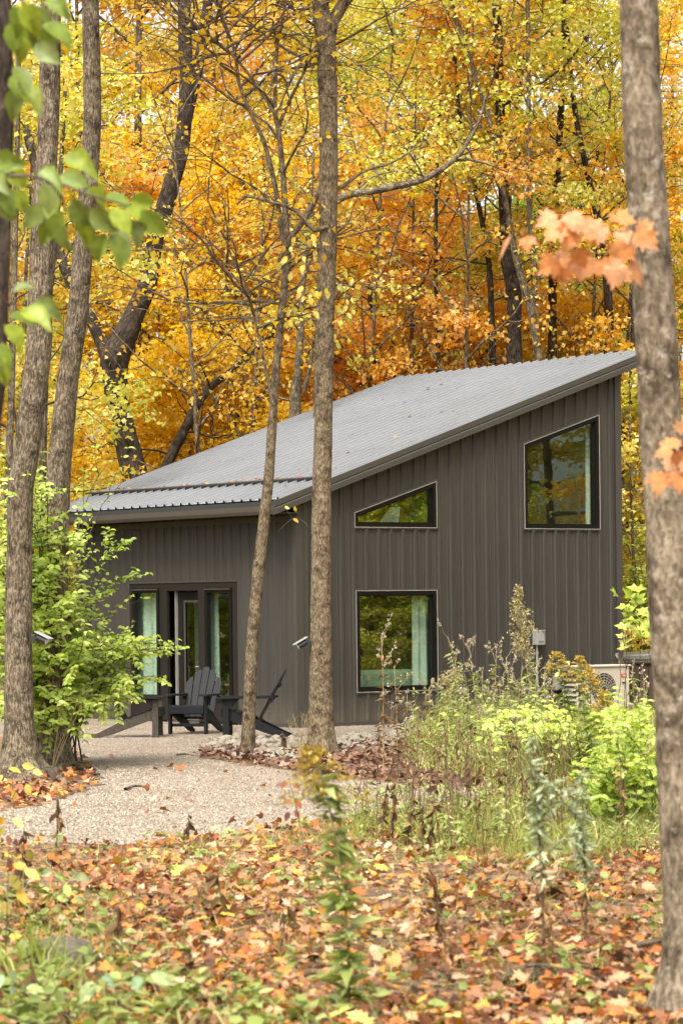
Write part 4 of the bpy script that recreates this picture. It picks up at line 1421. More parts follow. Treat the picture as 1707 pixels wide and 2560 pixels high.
hero('tall grey trunk in the centre with a floodlight on its left side',
     [(739, 1742, 92), (739, 1722, 74), (738, 1690, 62), (737, 1600, 53), (737, 1500, 50), (737, 1350, 48), (738, 1200, 46), (741, 1050, 42), (745, 900, 41), (748, 750, 40), (753, 600, 39), (754, 450, 42), (754, 300, 42), (750, 120, 43), (742, 50, 42), (735, 0, 37), (727, -200, 33), (715, -600, 26), (700, -1000, 18)],
     34.66, 'barktan', forks=[([(752, 110, 26), (768, 45, 24), (790, 0, 22), (830, -160, 18), (880, -500, 14)], 0.0),
                               ([(752, 520, 12), (722, 529, 11), (678, 482, 9), (632, 466, 8), (562, 449, 7), (545, 468, 5)], -.1),
                               ([(745, 425, 16), (734, 437, 15), (700, 500, 14), (668, 545, 12), (640, 600, 8)], .15),
                               ([(762, 440, 10), (790, 425, 9), (830, 395, 7), (905, 370, 5), (960, 335, 3)], .1),
                               ([(733, 110, 9), (700, 130, 7), (665, 190, 6), (640, 250, 4)], -.1)],
     sides=44, amp=.075, step=.05, lobes=.3, crown=dict(limbs=9, t0=.66, rad=2.4, subs=5, twigs=3, leaves=12, el0=.3, el1=.7, size=.09), leafm='gold')
hero('thin grey leaning trunk forking above the roof, left of the centre trunk',
     [(568, 1736, 38), (569, 1715, 33), (572, 1640, 30), (578, 1500, 29), (586, 1400, 28), (595, 1300, 28), (608, 1180, 26), (617, 1100, 24), (625, 980, 22), (630, 907, 19), (640, 780, 17), (646, 719, 17), (657, 625, 18), (661, 570, 17), (656, 500, 14), (650, 403, 13), (640, 302, 12), (631, 242, 11), (637, 101, 8), (652, 25, 7), (670, -200, 4)],
     35.12, 'barktan', forks=[([(655, 570, 13), (645, 520, 12), (634, 438, 12), (620, 375, 12), (604, 318, 10), (587, 282, 9), (549, 191, 8), (541, 126, 7), (509, 25, 5), (490, -80, 4)], .05),
                               ([(640, 290, 9), (655, 250, 8), (690, 180, 7), (725, 111, 6), (760, 30, 4)], .1),
                               ([(632, 262, 8), (600, 210, 7), (544, 136, 6), (480, 80, 5), (418, 45, 3)], -.1),
                               ([(628, 930, 9), (600, 800, 7), (585, 730, 6), (575, 690, 5), (560, 640, 4), (520, 590, 3)], -.1)],
     sides=28, amp=.06, step=.06, lobes=.25, crown=dict(limbs=14, t0=.5, rad=1.9, subs=4, twigs=3, leaves=1.2, el0=.3, el1=.5, size=.085, spread=.05, forks=True), leafm='gold')
hero('thick dark leaning trunk with a fork, behind the low end of the roof',
     [(372, 1330, 82), (345, 1200, 70), (310, 1087, 60), (281, 971, 50), (268, 900, 56), (264, 830, 66), (280, 785, 60), (295, 755, 55), (309, 721, 48), (336, 660, 46), (350, 584, 42), (360, 530, 40), (392, 430, 38), (418, 330, 36), (428, 200, 34), (424, 50, 30), (420, -150, 26), (415, -500, 20)],
     52.5, 'bark_dark', forks=[([(424, 300, 26), (440, 220, 26), (458, 140, 25), (478, 0, 23), (505, -200, 18)], .1), ([(262, 850, 44), (240, 800, 34), (225, 765, 30), (188, 690, 28), (150, 617, 26), (110, 500, 22), (60, 300, 18)], .2)],
     sides=40, amp=.09, step=.08, crown=dict(limbs=10, t0=.74, rad=3, subs=5, twigs=3, leaves=14, el0=.1, el1=.8, size=.1), leafm='amber')
GH = GB
hero('thick brown trunk bent above the upper roof, right of the middle', [(1184, 1300, 48), (1183, 900, 42), (1181, 830, 37), (1180, 740, 34), (1181, 673, 34), (1168, 602, 37), (1163, 545, 32), (1158, 450, 28), (1150, 300, 24), (1140, 0, 20), (1130, -300, 14)],
     53.6, 'bark_dark', sides=26, amp=.06, step=.15, crown=dict(limbs=9, t0=.62, rad=3, subs=5, twigs=3, leaves=30, el0=.2, el1=.8, size=.1), leafm='olive', group=GH)
hero('grey lichened trunk forking low over the ridge of the roof',
     [(1248, 1300, 26), (1242, 900, 19), (1238, 827, 17), (1228, 770, 18), (1222, 716, 19), (1214, 690, 18), (1199, 645, 17), (1184, 588, 16), (1168, 502, 14), (1150, 400, 13), (1131, 302, 12), (1101, 201, 11), (1060, 75, 10), (1035, 0, 9), (1000, -200, 6)],
     52.8, 'barkgrey', forks=[([(1222, 705, 14), (1228, 660, 14), (1228, 630, 13), (1222, 560, 12), (1215, 480, 12), (1214, 300, 11), (1212, 0, 9), (1210, -250, 6)], .1)],
     sides=22, amp=.06, step=.15, crown=dict(limbs=12, t0=.55, rad=2.6, subs=5, twigs=3, leaves=18, el0=.2, el1=.8, size=.09, forks=True), leafm='olive', group=GH)
hero('straight brown trunk just right of the grey forked trunk', [(1272, 1300, 26), (1269, 830, 22), (1268, 720, 21), (1272, 560, 20), (1280, 400, 17), (1290, 200, 14), (1300, -100, 10)],
     55, 'bark_dark', sides=18, amp=.05, step=.2, crown=dict(limbs=9, t0=.6, rad=2.6, subs=5, twigs=3, leaves=30, el0=.2, el1=.8, size=.1), leafm='olive', group=GH)
hero('brown trunk with a crook behind the upper right end of the roof', [(1400, 1300, 28), (1397, 850, 23), (1398, 740, 22), (1396, 680, 20), (1388, 573, 19), (1366, 473, 16), (1345, 380, 14), (1320, 250, 12), (1300, 50, 10), (1290, -200, 8)],
     54.6, 'bark_dark', sides=18, amp=.05, step=.2, crown=dict(limbs=9, t0=.55, rad=2.6, subs=5, twigs=3, leaves=26, el0=.2, el1=.8, size=.1), leafm='amber', group=GH)
hero('grey trunk leaning left of the thick brown bent trunk', [(1132, 1300, 20), (1131, 860, 17), (1129, 745, 15), (1122, 600, 13), (1095, 450, 11), (1060, 300, 9), (1040, 100, 7)],
     54, 'bark_dark', sides=14, amp=.05, step=.2, crown=dict(limbs=9, t0=.55, rad=2.2, subs=5, twigs=3, leaves=24, el0=.2, el1=.8, size=.1), leafm='orange', group=GH)
hero('slim straight trunk behind the bend of the far roof edge', [(1008, 1300, 14), (1006, 850, 11), (1003, 720, 10), (1000, 600, 9), (1003, 400, 8), (1010, 200, 6)],
     54.5, 'bark_dark', sides=12, amp=.05, step=.25, crown=dict(limbs=9, t0=.5, rad=2.2, subs=5, twigs=3, leaves=26, el0=.2, el1=.8, size=.1), leafm='amber', group=GH)
hero('short crooked dark trunk among red orange leaves above mid roof', [(858, 1300, 20), (862, 900, 18), (868, 800, 17), (862, 740, 15), (850, 690, 12), (856, 600, 10), (880, 480, 7)],
     55.5, 'bark_dark', sides=12, amp=.05, step=.25, crown=dict(limbs=9, t0=.5, rad=2.2, subs=5, twigs=3, leaves=26, el0=.2, el1=.8, size=.1), leafm='orange', group=GH)
hero('dark trunk leaning right out of the roof line right of the thick dark one', [(330, 1200, 26), (388, 1058, 24), (425, 985, 22), (462, 915, 20), (500, 875, 16), (560, 830, 13), (625, 765, 10), (700, 690, 6)],
     53.5, 'bark_dark', sides=16, amp=.07, step=.12, crown=dict(limbs=10, t0=.5, rad=1.6, subs=5, twigs=3, leaves=6, el0=.3, el1=.6, size=.09), leafm='gold', group=GH)
hero('tree with a long grey limb reaching right from behind the centre trunk', [(730, 1300, 30), (732, 940, 26), (735, 800, 25), (738, 700, 24), (742, 560, 22), (756, 480, 20), (790, 450, 19), (853, 438, 18), (920, 424, 17), (979, 408, 15), (1040, 368, 12), (1062, 345, 10), (1100, 277, 7), (1115, 220, 5)],
     49.5, 'barkgrey', forks=[([(1040, 368, 8), (1075, 365, 7), (1120, 375, 5), (1165, 395, 3)], .1), ([(742, 560, 18), (740, 400, 15), (745, 100, 11), (750, -200, 7)], .2)],
     sides=20, amp=.06, step=.12, crown=dict(limbs=10, t0=.55, rad=1.4, subs=4, twigs=3, leaves=4, el0=.3, el1=.5, size=.09), leafm='olive', group=GH)
hero('slender grey trunk behind the roof between the thin and the centre trunks', [(676, 1300, 34), (677, 960, 28), (682, 880, 22), (689, 780, 17), (692, 700, 15), (700, 600, 12), (712, 500, 9), (720, 350, 7)],
     51, 'barkgrey', forks=[([(697, 900, 10), (708, 860, 10), (722, 790, 9), (745, 730, 7), (790, 640, 4)], .05)],
     sides=16, amp=.06, step=.12, crown=dict(limbs=10, t0=.5, rad=1.7, subs=5, twigs=3, leaves=3, el0=.3, el1=.6, size=.09), leafm='gold', group=GH)
hero('thin dark trunk in golden leaves left of the thin leaning trunk', [(545, 1300, 13), (544, 800, 10), (543, 700, 9), (548, 560, 8), (560, 400, 6)], 58.5, 'bark_dark', sides=10, amp=.04, step=.3,
     crown=dict(limbs=9, t0=.5, rad=2.0, subs=5, twigs=3, leaves=24, el0=.2, el1=.8, size=.1), leafm='gold', group=GH)
hero('dark trunk with a stub in golden leaves beside the thin leaning trunk', [(588, 1300, 17), (586, 800, 14), (583, 700, 13), (575, 560, 10), (560, 420, 7)], 59, 'bark_dark', sides=10, amp=.04, step=.3,
     crown=dict(limbs=9, t0=.5, rad=2.0, subs=5, twigs=3, leaves=24, el0=.2, el1=.8, size=.1), leafm='gold', group=GH)
hero('grey trunk seen in the gap left of the left ridged trunk', [(12, 1500, 20), (20, 1100, 17), (26, 900, 16), (33, 600, 15), (38, 400, 13), (44, 100, 10)], 46, 'barkgrey', sides=14, amp=.05, step=.2,
     crown=dict(limbs=9, t0=.5, rad=2.2, subs=5, twigs=3, leaves=14, el0=.2, el1=.8, size=.1), leafm='yellow', group=GH)
hero('brown trunk seen between the two grey ridged trunks', [(92, 1500, 22), (98, 1080, 18), (102, 910, 17), (112, 700, 15), (135, 450, 12), (150, 200, 9)], 47, 'bark_bg', sides=14, amp=.05, step=.2,
     crown=dict(limbs=9, t0=.5, rad=2.2, subs=5, twigs=3, leaves=14, el0=.2, el1=.8, size=.1), leafm='olive', group=GH)
hero('dark leaning trunk in the gap right of the cabin wall', [(1396, 1300, 20), (1418, 1050, 17), (1429, 1000, 18), (1441, 955, 17), (1449, 880, 15), (1453, 800, 13), (1456, 650, 10), (1460, 400, 8)], 54.5, 'bark_dark', sides=16, amp=.05, step=.15,
     forks=[([(1450, 925, 8), (1430, 932, 7), (1405, 935, 6), (1380, 925, 5)], .05)],
     crown=dict(limbs=9, t0=.5, rad=2.0, subs=5, twigs=3, leaves=16, el0=.2, el1=.8, size=.1), leafm='amber', group=GH)

# yellow leaves on a drooping spray by the centre trunk
def spray(label, cat, name, twigs, Y, leaves, shape, size, mcols, r0=.004, droop=.5, group=None, hang=False):
    """a branch end: a few twigs (photo points) and single leaves (x, y, tip dx, tip dy, size factor)"""
    p0 = at(twigs[0][0][0], twigs[0][0][1], Y)
    t = thing(name, label, cat, tuple(p0), 0, group)
    for tw in twigs:
        tb = Tubes()
        pp = np.array([at(x, y, Y + rng.normal(0, .03)) for x, y in tw])
        sp, sr = smooth_path(pp, np.linspace(r0, r0 * .45, len(pp)), .05)
        tb.add(sp, sr, 5)
        tb.build('twig', M['twig'], t)
    for i, (x, y, dx, dy, sc) in enumerate(leaves):
        p = at(x, y, Y + rng.normal(0, .06))
        d = unit(np.array([dx, rng.normal(0, .35), -dy]))
        nr = unit(np.array([rng.normal(0, .35), -1 + rng.normal(0, .3), .55 + rng.normal(0, .4)]))
        lv = Leaves().add(shape, [p], d, nr, [size * sc], [.5])
        me = lv.mesh('leaf')
        o = link('leaf', me, mcols[i % len(mcols)], t, True)
    return t


YL = [m_leaf_obj('yellow_leaf', (0.62, 0.46, 0.05)), m_leaf_obj('pale_yellow_leaf', (0.60, 0.52, 0.12)), m_leaf_obj('ochre_leaf', (0.58, 0.36, 0.05))]
z2 = lambda x, y: ((560 + .2551 * x) / K, (400 + .2551 * y) / K)
pts = [(690, 750), (660, 840), (580, 830), (620, 940), (590, 960), (720, 930), (780, 940), (870, 790), (830, 770), (900, 880), (900, 930), (910, 1000), (785, 1020), (665, 1100), (990, 920), (430, 900), (530, 1000), (740, 360), (860, 720), (460, 840)]
spray('yellow leafed twig end between the thin and the centre trunks, upper cluster', 'branch', 'leafy_branch', [[z2(960, 820), z2(880, 840), z2(760, 880), z2(620, 900), z2(480, 880)], [z2(760, 880), z2(700, 800)], [z2(880, 840), z2(900, 960)]], 34.2,
      [(*z2(x, y), rng.normal(0, .5), 1, rng.uniform(.8, 1.2)) for x, y in pts], OVAL, .105, YL, .005)
pts = [(655, 1380), (705, 1440), (640, 1470), (645, 1560), (790, 1330), (760, 1300), (860, 1260), (870, 1300), (850, 1340), (760, 1420), (880, 1470), (770, 1230), (1000, 1250), (1010, 1280), (595, 1700), (905, 1280)]
spray('yellow leafed twig end between the thin and the centre trunks, lower cluster', 'branch', 'leafy_branch', [[z2(960, 1230), z2(860, 1290), z2(760, 1340), z2(660, 1400), z2(610, 1480)], [z2(860, 1290), z2(880, 1420)]], 34.15,
      [(*z2(x, y), rng.normal(0, .5), 1, rng.uniform(.8, 1.2)) for x, y in pts], OVAL, .105, YL, .005)
pts = [(1120, 1210), (1150, 1240), (1200, 1360), (1250, 1340), (1130, 1430), (1160, 1460), (1210, 1420), (1270, 1410), (1310, 1480), (1200, 1500), (1230, 1520), (1140, 1560), (1265, 1160), (1180, 1090), (1210, 150), (1260, 400), (1110, 1780)]
spray('yellow and green leafed twig end right of the centre trunk', 'branch', 'leafy_branch', [[z2(1070, 1150), z2(1140, 1240), z2(1200, 1330), z2(1280, 1440)], [z2(1200, 1330), z2(1150, 1480), z2(1125, 1660)]], 34.4,
      [(*z2(x, y), rng.normal(0, .5), 1, rng.uniform(.75, 1.1)) for x, y in pts], OVAL, .10, [YL[1], m_leaf_obj('lime_leaf', (0.42, 0.44, 0.08)), YL[0]], .005)
z3 = lambda x, y: ((640 + .2296 * x) / K, (1150 + .2296 * y) / K)
spray('bare looking twig with two yellow leaves low on the centre trunk', 'branch', 'leafy_branch', [[z3(610, 780), z3(540, 690), z3(470, 640), z3(390, 620), z3(330, 540)], [z3(400, 635), z3(330, 690), z3(245, 775)]], 34.3,
      [(*z3(425, 500), .1, 1, .8), (*z3(310, 505), .8, .4, .7), (*z3(400, 640), 1, .6, .9)], OVAL, .10, YL, .004)

# near leaves that hang into the picture
GL = [m_leaf_obj('fresh_green_leaf', (0.16, 0.22, 0.02)), m_leaf_obj('yellow_green_leaf', (0.25, 0.31, 0.022)), m_leaf_obj('dull_green_leaf', (0.15, 0.19, 0.03))]
z5 = lambda x, y: (x * .5485 / K, y * .5485 / K)
NY = 9.8
lf = [(170, 790, .6, .3, 1), (290, 720, 1, .45, 1.25), (200, 830, .2, 1, 1), (270, 800, .9, .3, 1), (240, 880, .0, 1, 1.1), (330, 900, .5, .9, 1.1), (280, 960, -.3, 1, 1.1), (340, 1000, .5, .8, 1), (300, 1020, 0, 1, .9), (240, 1000, -.5, 1, .9), (380, 880, 1, .4, 1), (410, 950, .8, .7, 1.1), (470, 900, 1, .35, 1.05), (500, 950, .8, .9, 1), (520, 1040, .4, 1, 1.15), (480, 1060, -.4, 1, 1), (560, 960, 1, .4, 1), (600, 1000, .3, 1, .9), (640, 960, 1, .9, 1.1), (590, 900, 1, .2, .9), (190, 930, -.5, .8, 1), (540, 1070, .1, 1, 1)]
spray('drooping bunch of big blurred green leaves in front of the left trunks', 'branch', 'leafy_branch', [[z5(40, 800), z5(140, 800), z5(260, 830), z5(420, 890), z5(560, 930), z5(680, 970)], [z5(260, 830), z5(300, 960)], [z5(420, 890), z5(500, 1030)]], NY,
      [(*z5(x, y), dx, dy, s) for x, y, dx, dy, s in lf], WIDE, .108, GL, .006)
lf = [(60, 20, .2, 1, 1), (100, 10, .5, 1, 1.1), (150, 20, .5, .9, 1.1), (190, 110, 1, .6, 1.2), (200, 10, 1, .1, .9), (130, 110, .4, 1, 1), (170, 130, .5, 1, 1.1), (120, 170, .8, .6, 1), (160, 200, .6, .5, 1.1), (60, 90, 0, 1, 1), (70, 150, .2, 1, 1), (60, 300, .7, .9, 1), (70, 330, .2, 1, .9), (100, 390, .6, .8, 1.1), (60, 400, 0, 1, 1), (240, -30, .3, .5, 1), (110, 60, .3, 1, 1)]
spray('blurred yellow green leaves hanging in the top left corner', 'branch', 'leafy_branch', [[z5(40, -60), z5(110, 10), z5(180, 80), z5(230, 140)], [z5(20, -40), z5(60, 160), z5(90, 400)]], NY,
      [(*z5(x, y), dx, dy, s) for x, y, dx, dy, s in lf], WIDE, .108, GL, .006)
lf = [(10, 690, .3, 1, 1), (30, 750, .6, .7, 1), (0, 780, .3, 1, 1), (20, 850, .3, 1, 1), (60, 860, .6, 1, .9), (0, 900, .5, .8, 1), (-20, 720, 1, .3, 1.2), (100, 1410, .9, .5, 1.25), (150, 1380, 1, .5, 1.1), (40, 1440, .9, .2, 1), (20, 1480, .7, .9, 1), (60, 1330, .8, -.3, .7), (10, 1560, .1, 1, 1.2), (-10, 1620, .3, 1, 1)]
spray('blurred green leaves on the dark trunk at the left edge', 'branch', 'leafy_branch', [[z5(-20, 640), z5(20, 760), z5(30, 900)], [z5(-30, 1300), z5(30, 1380), z5(120, 1390)], [z5(-30, 1480), z5(10, 1580)]], NY + .3,
      [(*z5(x, y), dx, dy, s) for x, y, dx, dy, s in lf], WIDE, .108, GL, .006)
OL = [m_leaf_obj('orange_leaf', (0.52, 0.20, 0.055), trans=.3), m_leaf_obj('peach_leaf', (0.55, 0.28, 0.13), trans=.25), m_leaf_obj('amber_leaf', (0.54, 0.235, 0.075), trans=.3)]
zr = lambda x, y: ((1220 + .3106 * x) / K, (500 + .3106 * y) / K)
lf = [(560, 120, -1, .5, 1), (640, 90, .3, .6, 1.0), (600, 180, -.8, .8, 1.0), (700, 190, -.6, 1, 1.1), (760, 130, .3, .8, 1), (680, 250, -.3, 1, .9), (960, 120, .6, .2, 1), (930, 170, -.6, .8, .9), (1020, 110, .9, .3, 1), (950, 240, -1, .3, 1), (1080, 220, .3, .9, 1.2), (1180, 210, .8, .5, 1.1), (1150, 280, .2, 1, 1.2), (1220, 260, .9, .8, 1), (1100, 330, -.3, 1, 1.1), (560, 470, -1, .8, 1.1), (620, 400, -.2, .9, .9), (650, 470, -.3, 1, 1), (720, 390, .4, .9, .9), (720, 480, .2, 1, .9), (860, 460, -.6, 1, 1), (930, 450, .3, .8, 1.1), (1060, 500, -.3, 1, 1.1), (1130, 490, .6, 1, 1.2), (600, 530, .0, 1, .9), (980, 480, .5, .9, .9)]
spray('blurred orange maple twig hanging before the near right trunk, upper one', 'branch', 'maple_branch', [[zr(1500, 100), zr(1280, 190), zr(1080, 250), zr(900, 240), zr(640, 150)], [zr(1180, 230), zr(1120, 400), zr(900, 430), zr(660, 400)]], 10.2,
      [(*zr(x, y), dx, dy, s) for x, y, dx, dy, s in lf], MAPLE, .095, OL, .004)
zq = lambda x, y: ((1540 + .1065 * x) / K, (1050 + .1065 * y) / K)
lf = [(1430, 420, -.6, .6, 1), (1500, 350, .3, -.6, 1), (1320, 640, -1, .5, 1), (1420, 720, .2, 1, .9), (1340, 900, -.5, .9, .8), (1060, 1180, -.2, 1, 1.3), (1480, 1150, .0, 1, 1.2), (1560, 900, .5, 1, 1)]
spray('blurred orange maple leaves at the right edge, lower twig', 'branch', 'maple_branch', [[zq(1900, 300), zq(1600, 500), zq(1450, 700), zq(1380, 950), zq(1150, 1120)], [zq(1900, 700), zq(1560, 1050)]], 11.0,
      [(*zq(x, y), dx, dy, s) for x, y, dx, dy, s in lf], MAPLE, .085, OL, .004)
spray('single orange leaf hanging on a long thread left of the maple twig', 'leaf', 'dangling_leaf', [[zr(330, -900), zr(322, -200), zr(310, 290)]], 10.6, [(*zr(315, 280), 0, 1, .8)], MAPLE, .09, OL[:1], .0008)
spray('narrow peach leaf seen edge-on, farther left of the maple twig', 'leaf', 'dangling_leaf', [[zr(200, -900), zr(196, -200), zr(190, 270)]], 10.7, [(*zr(190, 270), -.6, 1, 1.1)], LANCE, .1, OL[1:2], .0008)


# ------------------------------------------------------------------ floodlights on the trunks
def flood(label, anchor, direc, side):
    r = thing('floodlight', label, 'floodlight', tuple(anchor), 0, 'floodlights on the trunks')
    d = unit(np.array(direc, float))
    s_ = unit(np.cross(d, ZV)); u_ = np.cross(s_, d)
    M3 = np.stack([s_, d, u_], -1)
    arm = np.array(side, float)
    c = arm * .085
    MB().cyl((0, 0, 0), arm * .055 + np.array((0, 0, .0)), .013, 8).build('arm', M['lamp'], r)
    MB().box(np.array((0, 0, 0.0)), (.05, .05, .07)).build('bracket', M['lamp'], r, .004)
    MB().cyl(c - d * .03, c + d * .085, .034, 14, .040).build('housing', M['lamp'], r)
    MB().box(c + d * .03 + u_ * .045, (.10, .19, .012), M3).build('hood', M['metalgrey'], r, .003)
    MB().cyl(c + d * .0855, c + d * .089, .035, 14).build('lens', M['lens'], r)
    return r
flood('floodlight aimed down left, on the centre trunk', at(714, 1477, 34.62), (-.85, -.25, -.5), (-.95, -.3, 0))
flood('floodlight aimed down right, on the left ridged trunk', at(76, 1466, 30.6), (.85, -.35, -.42), (.9, -.4, 0.0))


# ------------------------------------------------------------------ shrubs
def shrub(label, base, tips, leafm, n_side, lsize, name='green_shrub', r=.012, shape=OVAL, start=.35, stemmat='twig', sub=4, rise=.6, leafn=9, tone=.5):
    t = thing(name, label, 'shrub', tuple(base))
    tb = Tubes(); lv = Leaves()
    base = np.array(base)
    for tip in tips:
        tip = np.array(tip)
        b0 = base + np.array([rng.normal(0, .12), rng.normal(0, .12), 0])
        ctl = b0 + (tip - b0) * np.array([.35, .35, .8]) + np.array([0, 0, rise * rng.uniform(.3, 1)])
        tt = np.linspace(0, 1, 9)[:, None]
        pa = (1 - tt) ** 2 * b0 + 2 * tt * (1 - tt) * ctl + tt ** 2 * tip
        pa[1:-1] += rng.normal(0, .02, (7, 3))
        tb.add(pa, np.linspace(r * rng.uniform(.6, 1.1), .0025, 9), 5)
        segs = [(pa, start)]
        L = np.linalg.norm(tip - b0)
        for k in range(sub):
            s = rng.uniform(start, .95)
            q = interp(pa, s); dd = interp(pa, min(s + .05, 1)) - q
            d = unit(unit(dd) + rng.normal(0, .5, 3) * np.array([1, 1, .4]))
            sp = bpath(q, d, L * rng.uniform(.12, .25), 4, 0, -.03, .12)
            tb.add(sp, np.linspace(.004, .002, 5), 3)
            segs.append((sp, .1))
        tn = tone + rng.normal(0, .13)
        for sg, s0 in segs:
            ss = np.linspace(s0, 1, leafn)
            for s in ss:
                q = interp(sg, s); dd = unit(interp(sg, min(1, s + .06)) - interp(sg, max(0, s - .06)))
                sd_ = unit(np.cross(dd, ZV) + 1e-6)
                for sg_ in (-1, 1):
                    d = unit(dd * .5 + sd_ * sg_ * .9 + rng.normal(0, .25, 3) + np.array([0, 0, -.25]))
                    nr = ZV + rng.normal(0, .45, 3) + np.array([0, -.8, 0])
                    lv.add(shape, [q], d, nr, [lsize * rng.uniform(.65, 1.2)], tn + rng.normal(0, .16))
    tb.build('stems', M[stemmat], t)['kind'] = 'stuff'
    lv.build('foliage', LEAF[leafm], t)['kind'] = 'stuff'
    return t


SP = [(-40, 1100), (60, 1075), (110, 1120), (150, 1150), (175, 1190), (215, 1235), (210, 1262), (170, 1265), (150, 1330), (180, 1350), (200, 1395), (190, 1440), (280, 1465), (395, 1468), (412, 1490), (330, 1510), (380, 1550), (300, 1575), (330, 1615), (230, 1645), (150, 1685), (80, 1690), (-40, 1660)]
tips = []
while len(tips) < 215:
    x, y = rng.uniform(-60, 410), rng.uniform(1080, 1690)
    if inside(SP, np.array([x]), np.array([y]))[0]:
        Y = rng.uniform(31.0, 32.6) if x < 190 else rng.uniform(32.0, 34.4)
        tips.append(at(x, y, Y))
for x, y, Y in ((288, 1258, 32.6), (286, 1240, 32.7), (392, 1478, 33), (408, 1490, 33.2), (378, 1552, 33), (330, 1375, 33), (290, 1325, 33), (330, 1590, 33), (340, 1500, 33), (365, 1470, 33), (300, 1085, 33.5), (250, 1062, 33.5), (100, 1095, 30.4), (60, 1090, 30.35), (20, 1100, 30.3)):
    tips.append(at(x, y, Y))
shrub('large bright green shrub around the two grey trunks at left', gp(108, 1752), tips, 'shrub', 2, .076, r=.012, sub=5, leafn=6)

tips = [at(x, y, Y) for x, y, Y in zip(rng.uniform(1330, 1520, 42), rng.uniform(1606, 1890, 42), rng.uniform(21.5, 24, 42))]
shrub('low yellow green shrub left of the near right trunk', gp(1440, 1925), tips, 'shrub', 2, .062, r=.006, sub=4, leafn=7, rise=.2, stemmat='stem', start=.25, tone=.6)
tips = [at(x, y, Y) for x, y, Y in [(1436, 1392, 26), (1462, 1385, 26.1), (1432, 1440, 26), (1452, 1425, 25.9), (1478, 1405, 26)]]
shrub('slim sapling with lime green leaves right of the cabin corner', gp(1478, 1840), tips, 'shrub', 2, .10, name='sapling', r=.006, sub=1, leafn=3, rise=.05, shape=SMAPLE, stemmat='twig', start=.88, tone=.65)
tips = [at(x, y, Y) for x, y, Y in zip(rng.uniform(1100, 1300, 26), rng.uniform(1622, 1690, 26), rng.uniform(26, 31, 26))]
shrub('low lime green seedlings in front of the outdoor unit', gp(1290, 1790), tips, 'shrub', 2, .07, r=.005, sub=2, leafn=4, rise=.1, stemmat='stem', start=.5, tone=.65)
tips = [at(x, y, Y) for x, y, Y in zip(rng.uniform(1430, 1530, 26), rng.uniform(1180, 1500, 26), rng.uniform(52, 54, 26))]
shrub('green bush behind the hot tub', (xat(1480, 53), 53, 0), tips, 'green', 2, .09, r=.012, sub=5, leafn=7, rise=.3, start=.3)


# ------------------------------------------------------------------ meadow, weeds
def blades(n, sampler, hmin, hmax, leafm, name, wid=1.0, lean=.35, tone=.5, sprd=.25, shape=BLADE, ragged=None):
    P = sampler(n)
    if ragged is not None:
        P = P[(vnoise(np.c_[P[:, :2] * np.array([1.6, .9]), np.full(len(P), 3.0)]) > ragged) | (P[:, 1] > 29)]
    lv = Leaves()
    d = rng.normal(0, lean, (len(P), 3)); d[:, 2] = 1
    nr = rdir(len(P), .1)
    patch = .25 * vnoise(np.c_[P[:, :2] * 1.3, np.zeros(len(P))])
    lv.add(shape, P, d, nr, rng.uniform(hmin, hmax, len(P)), tone + patch + rng.normal(0, sprd, len(P)), wid)
    o = lv.build(name, LEAF[leafm])
    o['kind'] = 'stuff'
    return o


MEADOW = gpoly([(930, 1722), (1020, 1700), (1150, 1690), (1300, 1690), (1560, 1690), (1620, 1800), (1620, 1960), (1450, 1985), (1250, 1985), (1050, 1960), (900, 1935), (780, 1920), (830, 1890), (1010, 1872), (1110, 1855), (1180, 1812), (1050, 1800), (960, 1775)])
def sampler(poly, z=0.0):
    a = np.array(poly); lo, hi = a.min(0), a.max(0)
    def f(n):
        out = []
        tot = 0
        while tot < n:
            X = rng.uniform(lo[0], hi[0], n * 2); Y = rng.uniform(lo[1], hi[1], n * 2)
            # nearer ground is seen larger: sow it more thickly
            k = inside(poly, X, Y) & (rng.uniform(0, 1, n * 2) < (lo[1] / Y) ** 1.2)
            out.append(np.c_[X[k], Y[k], np.full(k.sum(), z)]); tot += k.sum()
        return np.vstack(out)[:n]
    return f
sm = sampler(MEADOW)
blades(17000, sm, .08, .34, 'grass', 'meadow_grass', .7, .6, .48, ragged=-.12)
BACKM = gpoly([(960, 1735), (1030, 1700), (1150, 1690), (1300, 1690), (1560, 1690), (1600, 1790), (1300, 1800), (1100, 1790)])
blades(14000, sampler(BACKM), .2, .58, 'grass', 'meadow_grass', .65, .5, .52)
# leafy weeds through the meadow
lv = Leaves(); tb = Tubes()
for p in np.vstack([sampler(BACKM)(620), sm(560)]):
    h = (rng.uniform(.25, .62) if rng.uniform() < .7 else rng.uniform(.5, .95)) if p[1] > 29 else rng.uniform(.12, .45)
    if p[0] / p[1] > .066: h = min(h, rng.uniform(.15, .42))
    sp = bpath(p, (rng.normal(0, .15), rng.normal(0, .15), 1), h, 4, 0, .1, .1)
    tb.add(sp, np.linspace(.005, .002, 5), 3)
    m = int(12 + h * 26)
    s = rng.uniform(.15, 1, m)
    pos = np.array([interp(sp, v) for v in s])
    a = rng.uniform(0, 6.28, m)
    d = np.c_[np.cos(a), np.sin(a), rng.normal(-.1, .35, m)]
    tn = rng.choice([.3, .55, .75])
    lv.add(LANCE, pos, d, ZV + rng.normal(0, .4, (m, 3)), rng.uniform(.035, .10, m), tn + rng.normal(0, .18, m), 1.7)
wd = lv.build('meadow_weeds', LEAF['weed']); wd['kind'] = 'stuff'
tb.build('stems', M['tanstem'], wd)['kind'] = 'stuff'


